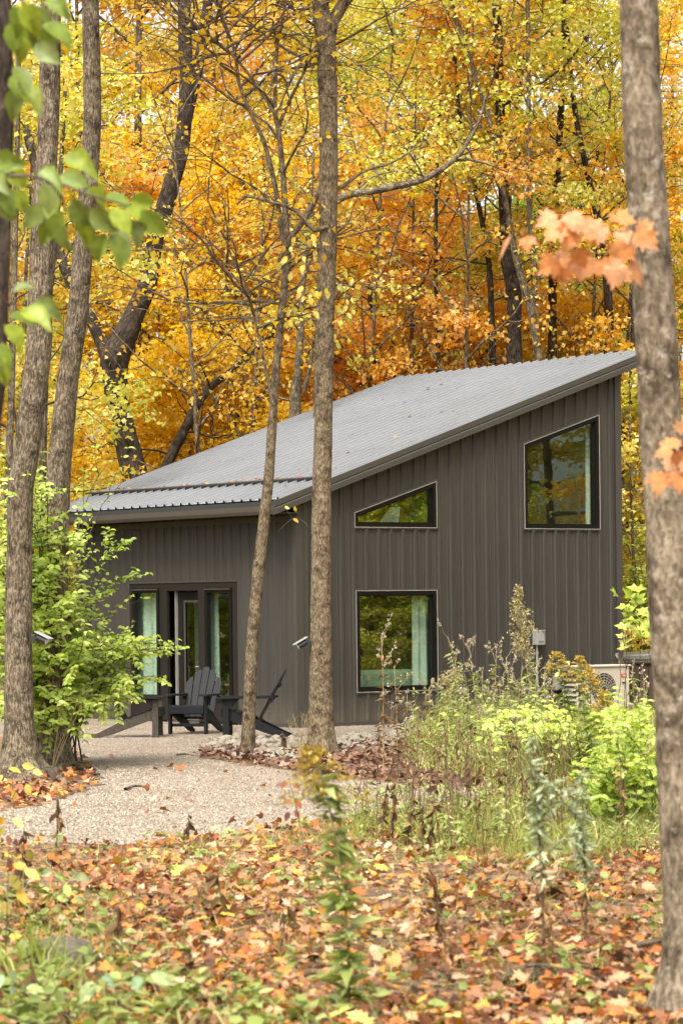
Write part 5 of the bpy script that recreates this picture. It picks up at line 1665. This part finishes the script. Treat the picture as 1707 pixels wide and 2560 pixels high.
def plant(label, base, top, kind, group, h=None, bend=0.0, name='weed'):
    """single tall weeds; base on the ground, top the end of the stem"""
    base = np.array(base, float); top = np.array(top, float)
    t = thing(name, label, 'weed', tuple(base), 0, group)
    tb = Tubes(); lv = Leaves(); l2 = Leaves()
    tt = np.linspace(0, 1, 9)[:, None]
    mid = (base + top) / 2 + np.array([bend, 0, 0])
    sp = (1 - tt) ** 2 * base + 2 * tt * (1 - tt) * mid + tt ** 2 * top
    H = np.linalg.norm(top - base)
    sm_ = 'tanstem'
    if kind == 'dead':
        sm_ = 'drystem'
        tb.add(sp, np.linspace(.006, .003, 9), 4)
        m = int(26 * H + 10)
        s = rng.uniform(.08, 1, m)
        pos = np.array([interp(sp, v) for v in s]) + rng.normal(0, .008, (m, 3))
        d = rng.normal(0, .5, (m, 3)); d[:, 2] -= .9
        lv.add(OVAL, pos, d, rng.normal(0, 1, (m, 3)), rng.uniform(.04, .10, m), .4 + rng.normal(0, .25, m), .7)
        parts = [('dry_leaves', lv, 'dry')]
    elif kind == 'plume':
        tb.add(sp, np.linspace(.009, .002, 9), 5)
        for s in np.linspace(.60, 1.0, 26):
            q = interp(sp, s)
            u = (s - .60) / .40
            L = .17 * math.sin(math.pi * (.3 + .68 * u)) * H / 1.9 + .02
            for k in range(4):
                a = rng.uniform(0, 6.28)
                d = unit(np.array([math.cos(a), math.sin(a), .75]))
                bp = bpath(q, d, L, 3, 0, .02, .1)
                tb.add(bp, np.linspace(.002, .001, 4), 3)
                m = 12
                pos = np.array([interp(bp, v) for v in rng.uniform(.1, 1, m)]) + rng.normal(0, .008, (m, 3))
                lv.add(KITE, pos, rdir(m), rdir(m), .022, .5 + rng.normal(0, .25, m))
        m = 50
        pos = np.array([interp(sp, v) for v in rng.uniform(.1, .6, m)])
        l2.add(LANCE, pos, rdir(m) + np.array([0, 0, -.5]), ZV + rdir(m), rng.uniform(.05, .1, m), .4 + rng.normal(0, .2, m))
        parts = [('seed_plume', lv, 'plume'), ('foliage', l2, 'weed')]
    elif kind in ('seed', 'aster'):
        tb.add(sp, np.linspace(.006, .003, 9), 4)
        for k in range(9):
            s = rng.uniform(.45, 1)
            q = interp(sp, s)
            a = rng.uniform(0, 6.28)
            bp = bpath(q, (math.cos(a) * .6, math.sin(a) * .6, .9), rng.uniform(.08, .28) * min(1.2, H), 3, 0, .05, .15)
            tb.add(bp, np.linspace(.003, .0015, 4), 3)
            for _ in range(4):
                c = interp(bp, rng.uniform(.6, 1)) + rng.normal(0, .012, 3)
                m = 9
                lv.add(KITE, c + rng.normal(0, .006, (m, 3)), rdir(m), rdir(m), rng.uniform(.011, .022), .5 + rng.normal(0, .3, m))
        m = int(40 * H)
        pos = np.array([interp(sp, v) for v in rng.uniform(.1, .9, m)])
        l2.add(LANCE, pos, rdir(m, .4) + np.array([0, 0, -.1]), ZV + rdir(m), rng.uniform(.06, .13, m), .55 + rng.normal(0, .2, m), 1.3)
        parts = [('seed_heads', lv, 'fluff'), ('foliage', l2, 'weed' if kind == 'aster' else 'dry')]
    elif kind in ('goldenrod', 'bigrod'):
        big_ = kind == 'bigrod'
        sm_ = 'stem'
        tb.add(sp, np.linspace(.007, .003, 9), 5)
        for s in np.linspace(.80, 1.0, 14):
            q = interp(sp, s)
            for k in range(3):
                a = rng.uniform(0, 6.28)
                bp = bpath(q, (math.cos(a), math.sin(a), .35), (.13 * (1.15 - (s - .8) / .2)) * H * (1.2 if big_ else 1) + .02, 4, 0, -.12, .08)
                tb.add(bp, np.linspace(.002, .001, 5), 3)
                m = 16
                pos = np.array([interp(bp, v) for v in rng.uniform(.15, 1, m)]) + rng.normal(0, .006, (m, 3))
                lv.add(KITE, pos, rdir(m), rdir(m), .018, .5 + rng.normal(0, .25, m))
        m = int((150 if big_ else 110) * H)
        s = rng.uniform(.08, .9, m)
        pos = np.array([interp(sp, v) for v in s])
        a = rng.uniform(0, 6.28, m)
        d = np.c_[np.cos(a), np.sin(a), rng.normal(.05, .35, m)]
        l2.add(LANCE, pos, d, ZV + rng.normal(0, .3, (m, 3)), rng.uniform(.07, .16, m) * (1.15 - .5 * s) * (1.15 if big_ else 1), (.65 if big_ else .5) + rng.normal(0, .2, m), 1.9)
        parts = [('flower_plume', lv, 'mustard'), ('foliage', l2, 'weed')]
    elif kind == 'sage':
        sm_ = 'drystem'
        tb.add(sp, np.linspace(.009, .003, 9), 5)
        sp[1:-1] += rng.normal(0, .012, (7, 3))
        for q0 in (.45, .55, .62, .7, .78):
            a = rng.uniform(0, 6.28)
            bp = bpath(interp(sp, q0), (math.cos(a) * .6, math.sin(a) * .6, .9), rng.uniform(.15, .32), 4, 0, .05, .15)
            tb.add(bp, np.linspace(.004, .002, 5), 3)
            m = 26
            pos = np.array([interp(bp, v) for v in rng.uniform(.1, 1, m)])
            a = rng.uniform(0, 6.28, m)
            d = np.c_[np.cos(a), np.sin(a), rng.normal(-.05, .5, m)]
            lv.add(LANCE, pos, d, ZV + rng.normal(0, .6, (m, 3)), rng.uniform(.03, .09, m), .5 + rng.normal(0, .25, m), 1.6)
        m = int(150 * H)
        s = rng.uniform(.38, 1, m)
        pos = np.array([interp(sp, v) for v in s])
        a = rng.uniform(0, 6.28, m)
        d = np.c_[np.cos(a), np.sin(a), rng.normal(-.05, .5, m)]
        lv.add(LANCE, pos, d, ZV + rng.normal(0, .6, (m, 3)), rng.uniform(.04, .11, m) * (1.2 - .5 * s), .55 + rng.normal(0, .25, m), 1.5)
        m = int(45 * H)
        s = rng.uniform(.06, .45, m)
        pos = np.array([interp(sp, v) for v in s]) + rng.normal(0, .01, (m, 3))
        d = rng.normal(0, .5, (m, 3)); d[:, 2] -= .9
        l2.add(OVAL, pos, d, rdir(m), rng.uniform(.03, .075, m), .7 + rng.normal(0, .2, m), .7)
        parts = [('foliage', lv, 'sage'), ('dry_leaves', l2, 'dry')]
    elif kind == 'umbel':
        tb.add(sp, np.linspace(.007, .004, 9), 5)
        for k in range(46):
            a = rng.uniform(0, 6.28); e = rng.uniform(-.25, 1.3)
            d = np.array([math.cos(a) * math.cos(e), math.sin(a) * math.cos(e), math.sin(e)])
            bp = bpath(top, d, .16, 3, 0, 0, .06)
            tb.add(bp, np.linspace(.002, .001, 4), 3)
            m = 10
            pos = np.array([interp(bp, v) for v in rng.uniform(.5, 1, m)]) + rng.normal(0, .006, (m, 3))
            lv.add(KITE, pos, rdir(m), rdir(m), .022, .55 + rng.normal(0, .25, m))
        m = 24
        pos = np.array([interp(sp, v) for v in rng.uniform(.1, .8, m)])
        l2.add(LANCE, pos, rdir(m, .3), ZV + rdir(m), rng.uniform(.08, .14, m), .6 + rng.normal(0, .2, m), 1.3)
        parts = [('flower_head', lv, 'plume'), ('foliage', l2, 'weed')]
    tb.build('stem', M[sm_], t)
    for nm, L_, lm in parts:
        if L_.n: L_.build(nm, LEAF[lm], t)['kind'] = 'stuff'
    return t


def pl(label, kind, bx, by, tx, ty, group=None, bend=0.0, name='weed'):
    b_ = gp(bx, by)
    return plant(label, b_, at(tx, ty, b_[1]), kind, group, None, bend, name)


pl('tall weed with a feathery tan plume left of the electrical box', 'plume', 1262, 1760, 1190, 1352, None, -.12, 'horseweed')
pl('dry stalk with fluffy seed heads before the left part of the square window', 'seed', 880, 1775, 876, 1460, 'dry seed stalks along the wall', .02)
pl('dry stalk with seed heads, second one before the square window', 'seed', 912, 1760, 905, 1530, 'dry seed stalks along the wall', .02)
pl('short dry stalk in front of the sill of the square window', 'seed', 930, 1750, 935, 1600, 'dry seed stalks along the wall')
pl('thin dry stalk at the right corner of the square window', 'seed', 985, 1740, 985, 1580, 'dry seed stalks along the wall')
pl('leaning green weed with white tufts right of the square window', 'aster', 1090, 1750, 1028, 1462, 'white tufted weeds', .06)
pl('white tufted weed between the leaning one and the feathery plume', 'aster', 1110, 1750, 1078, 1490, 'white tufted weeds')
pl('tall thin white tufted weed left of the feathery plume', 'aster', 1130, 1755, 1140, 1500, 'white tufted weeds')
pl('bushy white tufted weed under the feathery plume', 'aster', 1185, 1770, 1162, 1510, 'white tufted weeds')
pl('white tufted weed under the electrical box', 'aster', 1225, 1760, 1212, 1490, 'white tufted weeds')
pl('white tufted weed at the left end of the outdoor unit', 'aster', 1250, 1770, 1250, 1545, 'white tufted weeds')
pl('white tufted weed in front of the hot tub', 'aster', 1465, 1780, 1452, 1530, 'white tufted weeds')
pl('pale weed beside the near trunk in front of the hot tub', 'aster', 1490, 1790, 1478, 1560, 'white tufted weeds')
for lab, (bx, by, tx, ty) in zip(['green tufted weed close to the right side of the square window', 'green tufted weed between the square window and the feathery plume, lower one', 'tall green tufted weed leaning right under the feathery plume', 'tufted weed directly left of the low junction box', 'tufted weed rising between the plume and the junction box', 'tufted weed in front of the junction box'],
                                  [(1060, 1760, 1045, 1530), (1120, 1775, 1108, 1540), (1180, 1785, 1200, 1530), (1255, 1800, 1268, 1570), (1225, 1790, 1232, 1545), (1290, 1800, 1290, 1560)]):
    pl(lab, 'aster', bx, by, tx, ty, 'white tufted weeds', rng.normal(0, .03))
pl('dry round flower head on a stalk right of the square window', 'umbel', 1030, 1745, 1036, 1570)
pl('arching tan goldenrod left of the outdoor unit', 'goldenrod', 1345, 1800, 1275, 1500, 'goldenrods by the outdoor unit', .03, 'goldenrod')
pl('tan goldenrod in front of the left end of the outdoor unit', 'goldenrod', 1355, 1800, 1330, 1510, 'goldenrods by the outdoor unit', .0, 'goldenrod')
pl('green goldenrod before the fan of the outdoor unit', 'goldenrod', 1360, 1810, 1355, 1535, 'goldenrods by the outdoor unit', .0, 'goldenrod')
pl('short goldenrod under the middle of the outdoor unit', 'goldenrod', 1400, 1850, 1385, 1590, 'goldenrods by the outdoor unit', .0, 'goldenrod')
pl('near green goldenrod with a mustard top, in front of the path', 'bigrod', 800, 2350, 722, 1722, None, .1, 'goldenrod')
pl('near grey green weed with a brown foot, left of the near trunk', 'sage', 1250, 2230, 1222, 1690, None, .02)
pl('near grey green weed, closest to the near right trunk', 'sage', 1345, 2180, 1335, 1760, None, .01)
GD = 'dead brown weeds at the edge of the path'
dl = ['leftmost dead brown weed by the path edge', 'tall dead weed by the path under the left part of the square window', 'dead weed by the path, second in the row', 'dead weed pair member leaning right at the path edge', 'short dead weed at the path edge', 'dead weed in front of the path, middle of the row',
      'thick dead weed clump left stem at the end of the path', 'thick dead weed clump right stem at the end of the path', 'dead weed just past the end of the path', 'leaning dead weed in the yellow grass', 'dark dead weed behind the near grey green weed', 'tall dead weed in the yellow grass']
for lab, (bx, by, tx, ty) in zip(dl, [(880, 1935, 890, 1800), (862, 1790, 868, 1640), (905, 1960, 910, 1770), (935, 1950, 950, 1790), (975, 1965, 972, 1850), (990, 1970, 1000, 1810), (1085, 1905, 1078, 1750), (1105, 1905, 1098, 1765), (1145, 1890, 1150, 1760), (1200, 1880, 1190, 1700), (1245, 1960, 1240, 1750), (1180, 1800, 1172, 1650)]):
    pl(lab, 'dead', bx, by, tx, ty, GD, rng.normal(0, .03), 'dead_weed')
pl('dead curled stem on the near edge of the path', 'dead', 432, 1945, 433, 1870, None, 0, 'dead_weed')
pl('dead weed on the path edge near the boulder', 'dead', 130, 1950, 133, 1830, None, 0, 'dead_weed')
pl('bare dry twig with a broken top between the two middle trunks', 'dead', 655, 1745, 648, 1680, None, 0, 'dead_weed')
pl('dead weed in front of the near trunk in the shrub', 'dead', 1430, 1950, 1418, 1700, None, .03, 'dead_weed')


DRYZ = gpoly([(840, 1800), (1010, 1790), (1180, 1800), (1330, 1860), (1330, 1960), (1000, 1975), (860, 1950), (800, 1900), (960, 1875)])
tb = Tubes(); lv = Leaves()
for p in sampler(DRYZ)(190):
    h = rng.uniform(.2, .85)
    sp = bpath(p, (rng.normal(0, .12), rng.normal(0, .12), 1), h, 4, 0, .1, .08)
    tb.add(sp, np.linspace(.005, .0025, 5), 3)
    m = int(10 * h) + 2
    pos = np.array([interp(sp, v) for v in rng.uniform(.2, 1, m)])
    d = rng.normal(0, .5, (m, 3)); d[:, 2] -= .8
    lv.add(OVAL, pos, d, rdir(m), rng.uniform(.02, .055, m), .55 + rng.normal(0, .3, m), .7)
ds = tb.build('dry_stalks', M['drystem']); ds['kind'] = 'stuff'
lv.build('dry_leaves', LEAF['dry'], ds)['kind'] = 'stuff'


def bare_twigs(label, bx, by, tips):
    b_ = gp(bx, by)
    t = thing('bare_sapling', label, 'sapling', tuple(b_))
    tb = Tubes()
    for tx, ty in tips:
        tp = at(tx, ty, b_[1] + rng.normal(0, .1))
        m = (b_ + tp) / 2 + np.array([rng.normal(0, .06), 0, .05])
        tt = np.linspace(0, 1, 7)[:, None]
        sp = (1 - tt) ** 2 * b_ + 2 * tt * (1 - tt) * m + tt ** 2 * tp
        tb.add(sp, np.linspace(.007, .002, 7), 4)
        for _ in range(4):
            q = interp(sp, rng.uniform(.4, .95))
            tb.add(bpath(q, unit(np.array([rng.normal(0, .6), 0, .8])), rng.uniform(.06, .16), 3, 0, 0, .2), np.linspace(.003, .001, 4), 3)
    tb.build('stems', M['tanstem'], t)
bare_twigs('small bare pale sapling left of the foot of the centre trunk', 688, 1738, [(712, 1625), (705, 1650), (672, 1640), (660, 1655), (695, 1640), (720, 1640)])
bare_twigs('brown stems at the foot of the green shrub', 120, 1775, [(190, 1580), (150, 1600), (175, 1650), (215, 1560)])

# reddish sprig and near leaves at the lower left
RL = [m_leaf_obj('red_brown_leaf', (0.30, 0.08, 0.04)), m_leaf_obj('rust_leaf', (0.45, 0.15, 0.05)), m_leaf_obj('maroon_leaf', (0.16, 0.06, 0.05))]
zz = lambda x, y: (x * .5485 / K, (1960 + y * .5485) / K)
rp = gp(715, 2150)
spray('seedling with dark red leaves beside the near goldenrod', 'seedling', 'red_seedling', [[(722, 2160), (706, 2010), (690, 1900), (672, 1820), (660, 1790)], [(690, 1900), (678, 1850)]], rp[1],
      [(660, 1795, -.6, .6, 1), (672, 1800, .8, .5, 1), (650, 1800, -1, .3, .8), (668, 1838, -1, .5, 1), (680, 1838, .6, 1, 1), (664, 1865, -.4, 1, 1), (676, 1862, .6, .9, .9), (690, 1905, .8, .4, .8), (745, 1980, .8, .8, 1.6), (790, 2020, .5, 1, 1.6)], OVAL, .055, RL, .003)
spray('yellowing sprig with oval leaves at the lower left edge', 'seedling', 'yellow_seedling', [[(10, 2260), (16, 2100), (20, 1980), (25, 1880)], [(16, 2050), (60, 1990)]], 14.0,
      [(10, 1875, -.5, .6, 1), (30, 1880, .8, .6, 1), (12, 1900, -.6, .8, 1), (30, 1985, .9, .3, 1.3), (55, 2000, 1, .5, 1.3), (20, 2010, .6, .8, 1.4), (40, 2040, .5, 1, 1.3), (8, 2070, .3, 1, 1.2), (60, 1955, .5, .9, 1)], OVAL, .07, [YL[2], YL[1], m_leaf_obj('olive_leaf', (0.33, 0.28, 0.05))], .003)
spray('pale yellow leafed sprig in front of the roots at lower left', 'seedling', 'yellow_seedling', [[(30, 1900), (30, 1830), (28, 1765)], [(30, 1830), (60, 1780)]], 22.5,
      [(20, 1765, .9, .3, 1.2), (50, 1758, 1, .2, 1.2), (5, 1780, -.4, .8, 1), (60, 1800, .3, 1, 1.2), (30, 1815, .2, 1, 1), (75, 1770, 1, .4, 1)], OVAL, .085, [YL[2], YL[1]], .003)

# grass clump and green ground plants at the lower left
gb = gp(85, 2262)
gt = thing('grass_clump', 'tuft of long green grass at the lower left', 'grass', tuple(gb))
lv = Leaves()
m = 55
d = rng.normal(0, .42, (m, 3)); d[:, 2] = 1
lv.add(BLADE, gb + np.c_[rng.normal(0, .08, m), rng.normal(0, .15, m), np.zeros(m)], d, rdir(m, .1), rng.uniform(.18, .40, m), .55 + rng.normal(0, .2, m), 1.1)
lv.build('blades', m_leaf('fresh_grass', [(0, (.12, .17, .02)), (.5, (.24, .31, .04)), (1, (.42, .42, .12))], .35), gt)['kind'] = 'stuff'
CVR = gpoly([(-80, 2290), (60, 2230), (200, 2290), (330, 2300), (450, 2310), (560, 2300), (700, 2352), (700, 2480), (-120, 2480)])
lv = Leaves()
for p in sampler(CVR)(60):
    h = rng.uniform(.03, .14)
    m = 10
    a = rng.uniform(0, 6.28, m)
    d = np.c_[np.cos(a), np.sin(a), rng.normal(.2, .3, m)]
    lv.add(OVAL, p + np.array([0, 0, h]) + d * .015 + rng.normal(0, .02, (m, 3)), d, ZV + rng.normal(0, .35, (m, 3)), rng.uniform(.035, .085, m), .5 + rng.normal(0, .2, m), 1.4)
lv.build('ground_cover', LEAF['weed'])['kind'] = 'stuff'
spray('broad pale green leaves on short stalks at the bottom left', 'seedling', 'green_seedling', [[(225, 2330), (220, 2290), (215, 2250)], [(225, 2330), (320, 2265), (345, 2235)], [(225, 2330), (40, 2270), (20, 2230)]], 12.6,
      [(215, 2255, -.5, .8, 1.6), (230, 2250, .7, .4, 1.5), (345, 2240, .7, .3, 1.6), (330, 2250, -.8, .5, 1.4), (20, 2235, .6, .8, 1.3), (10, 2240, -.7, .7, 1.3), (60, 2270, 1, .2, 1.2), (30, 2260, .2, 1, 1.3)], OVAL, .07, [m_leaf_obj('pale_green_leaf', (.38, .46, .20)), m_leaf_obj('mint_leaf', (.30, .42, .24))], .002)
# sparse grass over the leaf litter
FRONT = gpoly([(-80, 1955), (300, 1952), (560, 1922), (760, 1900), (900, 1950), (1250, 1990), (1560, 2000), (1640, 2200), (1640, 2420), (-120, 2420)])
blades(5200, sampler(FRONT), .04, .17, 'grass', 'sparse_grass', .8, .9, .6)
lv = Leaves()
for p in sampler(FRONT)(300):
    if rng.uniform() < .3: continue
    m = rng.integers(3, 8); h = rng.uniform(.04, .14)
    a = rng.uniform(0, 6.28, m)
    d = np.c_[np.cos(a), np.sin(a), rng.normal(.1, .3, m)]
    lv.add(OVAL, p + np.array([0, 0, h]) + d * .01, d, ZV + rng.normal(0, .35, (m, 3)), rng.uniform(.03, .07, m), .5 + rng.normal(0, .2, m), 1.3)
lv.build('small_seedlings', LEAF['weed'])['kind'] = 'stuff'

STRIP = gpoly([(520, 1925), (700, 1895), (900, 1880), (1100, 1900), (1500, 1920), (1560, 2010), (1250, 2010), (900, 1975), (640, 1965)])
blades(2600, sampler(STRIP), .05, .2, 'grass', 'sparse_grass', .8, .8, .4, ragged=.05)
spray('seedling with pale green leaves in front of the boulder', 'seedling', 'green_seedling', [[(135, 2120), (130, 2060), (120, 2010)], [(130, 2060), (165, 2020), (180, 2010)]], gp(135, 2120)[1],
      [(120, 2000, -.8, .3, 1.3), (125, 2005, .6, .3, 1.2), (165, 2010, .8, .3, 1.4), (150, 2030, .3, .9, 1.4), (180, 2010, .9, .6, 1.2), (130, 2060, .9, .3, 1.2), (170, 2065, .9, .3, 1.2)], OVAL, .06, [m_leaf_obj('soft_green_leaf', (.30, .36, .16)), m_leaf_obj('light_green_leaf', (.36, .42, .12))], .002)

for lab, (bx, by, tx, ty) in zip(['thin dry stem on the leaves at the lower left edge', 'thin dry stem right of the lower left grass tuft', 'thin dry stem in the middle of the leaf litter', 'thin dry stem left of the near goldenrod', 'thin dry stem between the goldenrod and the grey green weeds', 'thin dry stem in the bottom left corner'],
                                  [(40, 2060, 55, 1900), (255, 2210, 270, 2080), (520, 2120, 500, 2010), (640, 2200, 650, 2090), (1010, 2180, 1000, 2030), (90, 2340, 70, 2190)]):
    pl(lab, 'dead', bx, by, tx, ty, 'thin dry stems among the fallen leaves', rng.normal(0, .02), 'dry_stem')
LOWL = gpoly([(-80, 2060), (120, 2070), (260, 2140), (380, 2260), (560, 2300), (820, 2352), (820, 2440), (-120, 2440)])
blades(600, sampler(LOWL), .08, .30, 'weed', 'sparse_grass', .9, .7, .6)
lv = Leaves()
for p in sampler(LOWL)(48):
    m = rng.integers(4, 9); h = rng.uniform(.03, .2)
    a = rng.uniform(0, 6.28, m)
    d = np.c_[np.cos(a), np.sin(a), rng.normal(.1, .3, m)]
    lv.add(OVAL, p + np.array([0, 0, h]) + d * .012, d, ZV + rng.normal(0, .4, (m, 3)), rng.uniform(.035, .085, m), .5 + rng.normal(0, .22, m), 1.3)
lv.build('small_seedlings', LEAF['weed'])['kind'] = 'stuff'

# ------------------------------------------------------------------ fallen leaves
lv = Leaves()
m = 42000
u = rng.uniform(0, 1, m)
Y = 1 / (1 / 11.0 + u * (1 / 36.0 - 1 / 11.0))
X = rng.uniform(-1, 1, m) * (.125 * Y + 1.0)
ingr = inside(GRAVEL, X, Y)
il, ic = inside(ISLE_L, X, Y), inside(ISLE_C, X, Y)
ok = ~ingr | il | (rng.uniform(0, 1, m) < .02)
k = ok & ~ic
P_ = np.c_[X, Y, rng.uniform(.006, .05, m)][k]
drift = vnoise(np.c_[P_[:, 0] * 1.5, P_[:, 1] * .8, np.zeros(len(P_))]) + .5 * vnoise(np.c_[P_[:, 0] * 4, P_[:, 1] * 2.5, np.ones(len(P_))])
kk = (drift > -.25) | (rng.uniform(0, 1, len(P_)) < .3)
P_ = P_[kk]; drift = drift[kk]
n = len(P_)
d = rdir(n, .25); nr = ZV + rng.normal(0, .62, (n, 3))
big = P_[:, 1] < 22
tn = np.clip(rng.uniform(0, 1, n) + .18 * vnoise(np.c_[P_[:, 0] * .9, P_[:, 1] * .6, np.full(n, 5.0)]) - .04, 0, 1)
lv.add(MAPLE, P_[big], d[big], nr[big], rng.uniform(.02, .085, big.sum()), tn[big])
s = ~big
lv.add(SMAPLE, P_[s], d[s], nr[s], rng.uniform(.05, .11, s.sum()), tn[s])
lt = lv.build('leaf_litter', LEAF['litter']); lt['kind'] = 'stuff'
lv = Leaves()
sc_ = sampler(ISLE_C)
P_ = sc_(2600); P_[:, 2] = rng.uniform(.012, .06, len(P_)); n = len(P_)
lv.add(SMAPLE, P_, rdir(n, .3), ZV + rng.normal(0, .45, (n, 3)), rng.uniform(.06, .12, n), rng.beta(1.6, 1.6, n))
o = lv.build('leaf_litter', LEAF['redlitter']); o['kind'] = 'stuff'
# the largest leaves lie singly
cols = [m_leaf_obj('fallen_' + nm, c, trans=.12) for nm, c in (('yellow', (.60, .37, .05)), ('orange', (.60, .21, .04)), ('rust', (.44, .12, .03)), ('tan', (.46, .26, .13)), ('peach', (.54, .34, .20)), ('brown', (.22, .10, .045)), ('lemon', (.50, .42, .10)))]
lms = [Leaves().add(MAPLE, [(0, -.04, 0)], (0, 1, 0), (rng.normal(0, .05), 0, 1), [1.0], [.5]).mesh('fallen_leaf') for _ in range(6)]
for me in lms: me.materials.append(None)
cnt = 0
while cnt < 290:
    u = rng.uniform()
    Y = 1 / (1 / 11.6 + u * (1 / 24.0 - 1 / 11.6)); X = rng.uniform(-1, 1) * (.118 * Y + .1)
    if inside(GRAVEL, np.array([X]), np.array([Y]))[0] and not inside(ISLE_L, np.array([X]), np.array([Y]))[0] and rng.uniform() > .06: continue
    o = bpy.data.objects.new('fallen_leaf', lms[cnt % 6])
    C.objects.link(o)
    o.parent = floor
    o.location = (X, Y, rng.uniform(.035, .07))
    o.rotation_euler = (rng.normal(0, .35), rng.normal(0, .35), rng.uniform(0, 6.28))
    s = rng.uniform(.075, .12)
    o.scale = (s, s, s)
    o.material_slots[0].link = 'OBJECT'
    o.material_slots[0].material = cols[rng.choice(7, p=[.2, .2, .12, .16, .16, .08, .08])]
    cnt += 1
tb = Tubes()
for p in sampler(FRONT)(150):
    a = rng.uniform(0, 6.28)
    q = bpath(p + np.array([0, 0, .02]), (math.cos(a), math.sin(a), .04), rng.uniform(.08, .45), 4, 0, 0, .12)
    q[:, 2] = np.clip(q[:, 2], .015, .07)
    tb.add(q, np.linspace(rng.uniform(.002, .006), .0015, 5), 4)
tb.build('twig_litter', M['bark_bg'])['kind'] = 'stuff'
# leaves and bits on the roof
lv = Leaves()
m = 190
ls, gs_ = rng.uniform(LA + .2, LB - .1, m), rng.uniform(.1, 6.6, m)
gs_[:120] = rng.normal(.60, .05, 120)
P_ = np.array([rpos(a, b, .026 + .01 * rng.uniform()) for a, b in zip(ls, gs_)])
lv.add(KITE, P_, rdir(m, .2) + RS * 0, ZV - RS * GV + rng.normal(0, .25, (m, 3)), rng.uniform(.02, .075, m), rng.beta(1.5, 1.5, m))
lv.build('roof_leaf_litter', LEAF['litter'])['kind'] = 'stuff'

# ------------------------------------------------------------------ gravel stones, border stones, boulder, sticks
OCT = (np.array([(1, 0, 0), (-1, 0, 0), (0, 1, 0), (0, -1, 0), (0, 0, .6), (0, 0, -.3)]) * .5, np.array([(0, 2, 4), (2, 1, 4), (1, 3, 4), (3, 0, 4)]))
lv = Leaves()
m = 60000
u = rng.uniform(0, 1, m)
Y = 1 / (1 / 20.0 + u * (1 / 44.0 - 1 / 20.0)); X = rng.uniform(-1, .55, m) * (.12 * Y + .5)
k = inside(GRAVEL, X, Y) & ~inside(ISLE_L, X, Y) & ~inside(ISLE_C, X, Y)
P_ = np.c_[X, Y, np.full(m, .006)][k]
n = len(P_)
lv.add(OCT, P_, rdir(n, .15), ZV + rng.normal(0, .25, (n, 3)), rng.uniform(.009, .024, n), rng.beta(2, 1.8, n))
lv.build('gravel', LEAF['pebble'])['kind'] = 'stuff'


def stone_mesh(seed, name='stone', sub=1, rough=.3):
    bm = bmesh.new()
    bmesh.ops.create_icosphere(bm, subdivisions=sub, radius=1)
    co = np.array([v.co for v in bm.verts])
    nn = vnoise(co * 1.3 + seed * 7.3) * rough + vnoise(co * 3.1 + seed * 3.1) * rough * .4
    for v, q in zip(bm.verts, nn): v.co = v.co * (1 + q)
    me = bpy.data.meshes.new(name)
    bm.to_mesh(me); bm.free()
    return me
border = tag(link('stone_border', (lambda mb: mb.add([(*p, .011) for p in STONES], [tuple(range(len(STONES)))]) and mb.mesh('stone_border'))(MB()), M['gravel']), kind='structure')
sms = [stone_mesh(i) for i in range(7)]
for me in sms: me.materials.append(M['stone'])
for p in sampler(STONES)(280):
    o = bpy.data.objects.new('stone', sms[rng.integers(7)])
    C.objects.link(o)
    o.parent = border
    s = rng.uniform(.03, .085)
    o.location = (p[0], p[1], s * .35)
    o.scale = (s * rng.uniform(.8, 1.5), s * rng.uniform(.7, 1.2), s * rng.uniform(.5, .8))
    o.rotation_euler = (rng.normal(0, .3), rng.normal(0, .3), rng.uniform(0, 6.28))
bp_ = gp(160, 2240)
bo = link('boulder', stone_mesh(11, 'boulder', 4, .22), M['rock'])
tag(bo, 'grey boulder among fallen leaves at the lower left', 'boulder')
bo.location = (bp_[0] - .06, bp_[1] + .12, .055); bo.scale = (.185, .15, .115); bo.rotation_euler = (0, .12, .2)
bo.data.polygons.foreach_set('use_smooth', [True] * len(bo.data.polygons))


def stick(label, pp, r, mname='twig', name='fallen_branch', lift=.02):
    pts = np.array([gp(x, y) + np.array([0, 0, lift + z]) for x, y, z in pp])
    t = Tubes()
    s, q = smooth_path(pts, np.linspace(r, r * .4, len(pts)), .05)
    t.add(s, q, 8, .1)
    o = t.build(name, M['bark_bg'], None, False)
    tag(o, label, 'branch')
stick('long curved dead branch on the leaves left of the near trunk foot', [(1130, 2300, 0), (1170, 2262, .03), (1230, 2252, .05), (1330, 2262, .03), (1430, 2292, .0)], .014)
stick('dead branch lying on leaves at the foot of the near right trunk', [(1520, 2195, .06), (1440, 2200, .03), (1340, 2205, .02), (1260, 2210, .0)], .016)
stick('short dark stick lying on the gravel right of the left roots', [(288, 1818, 0), (310, 1813, .01), (338, 1812, .0)], .016)
stick('thin dark stick on the gravel below the middle chair', [(405, 1738, 0), (428, 1738, .01), (442, 1740, 0)], .012)
stick('surface root running right from the left ridged trunk', [(70, 1775, .06), (105, 1782, .05), (130, 1795, .03), (165, 1808, .0), (205, 1815, -.02)], .045, name='root')
stick('surface root at the foot of the second ridged trunk', [(135, 1765, .05), (170, 1768, .04), (205, 1778, .0), (240, 1790, -.02)], .035, name='root')
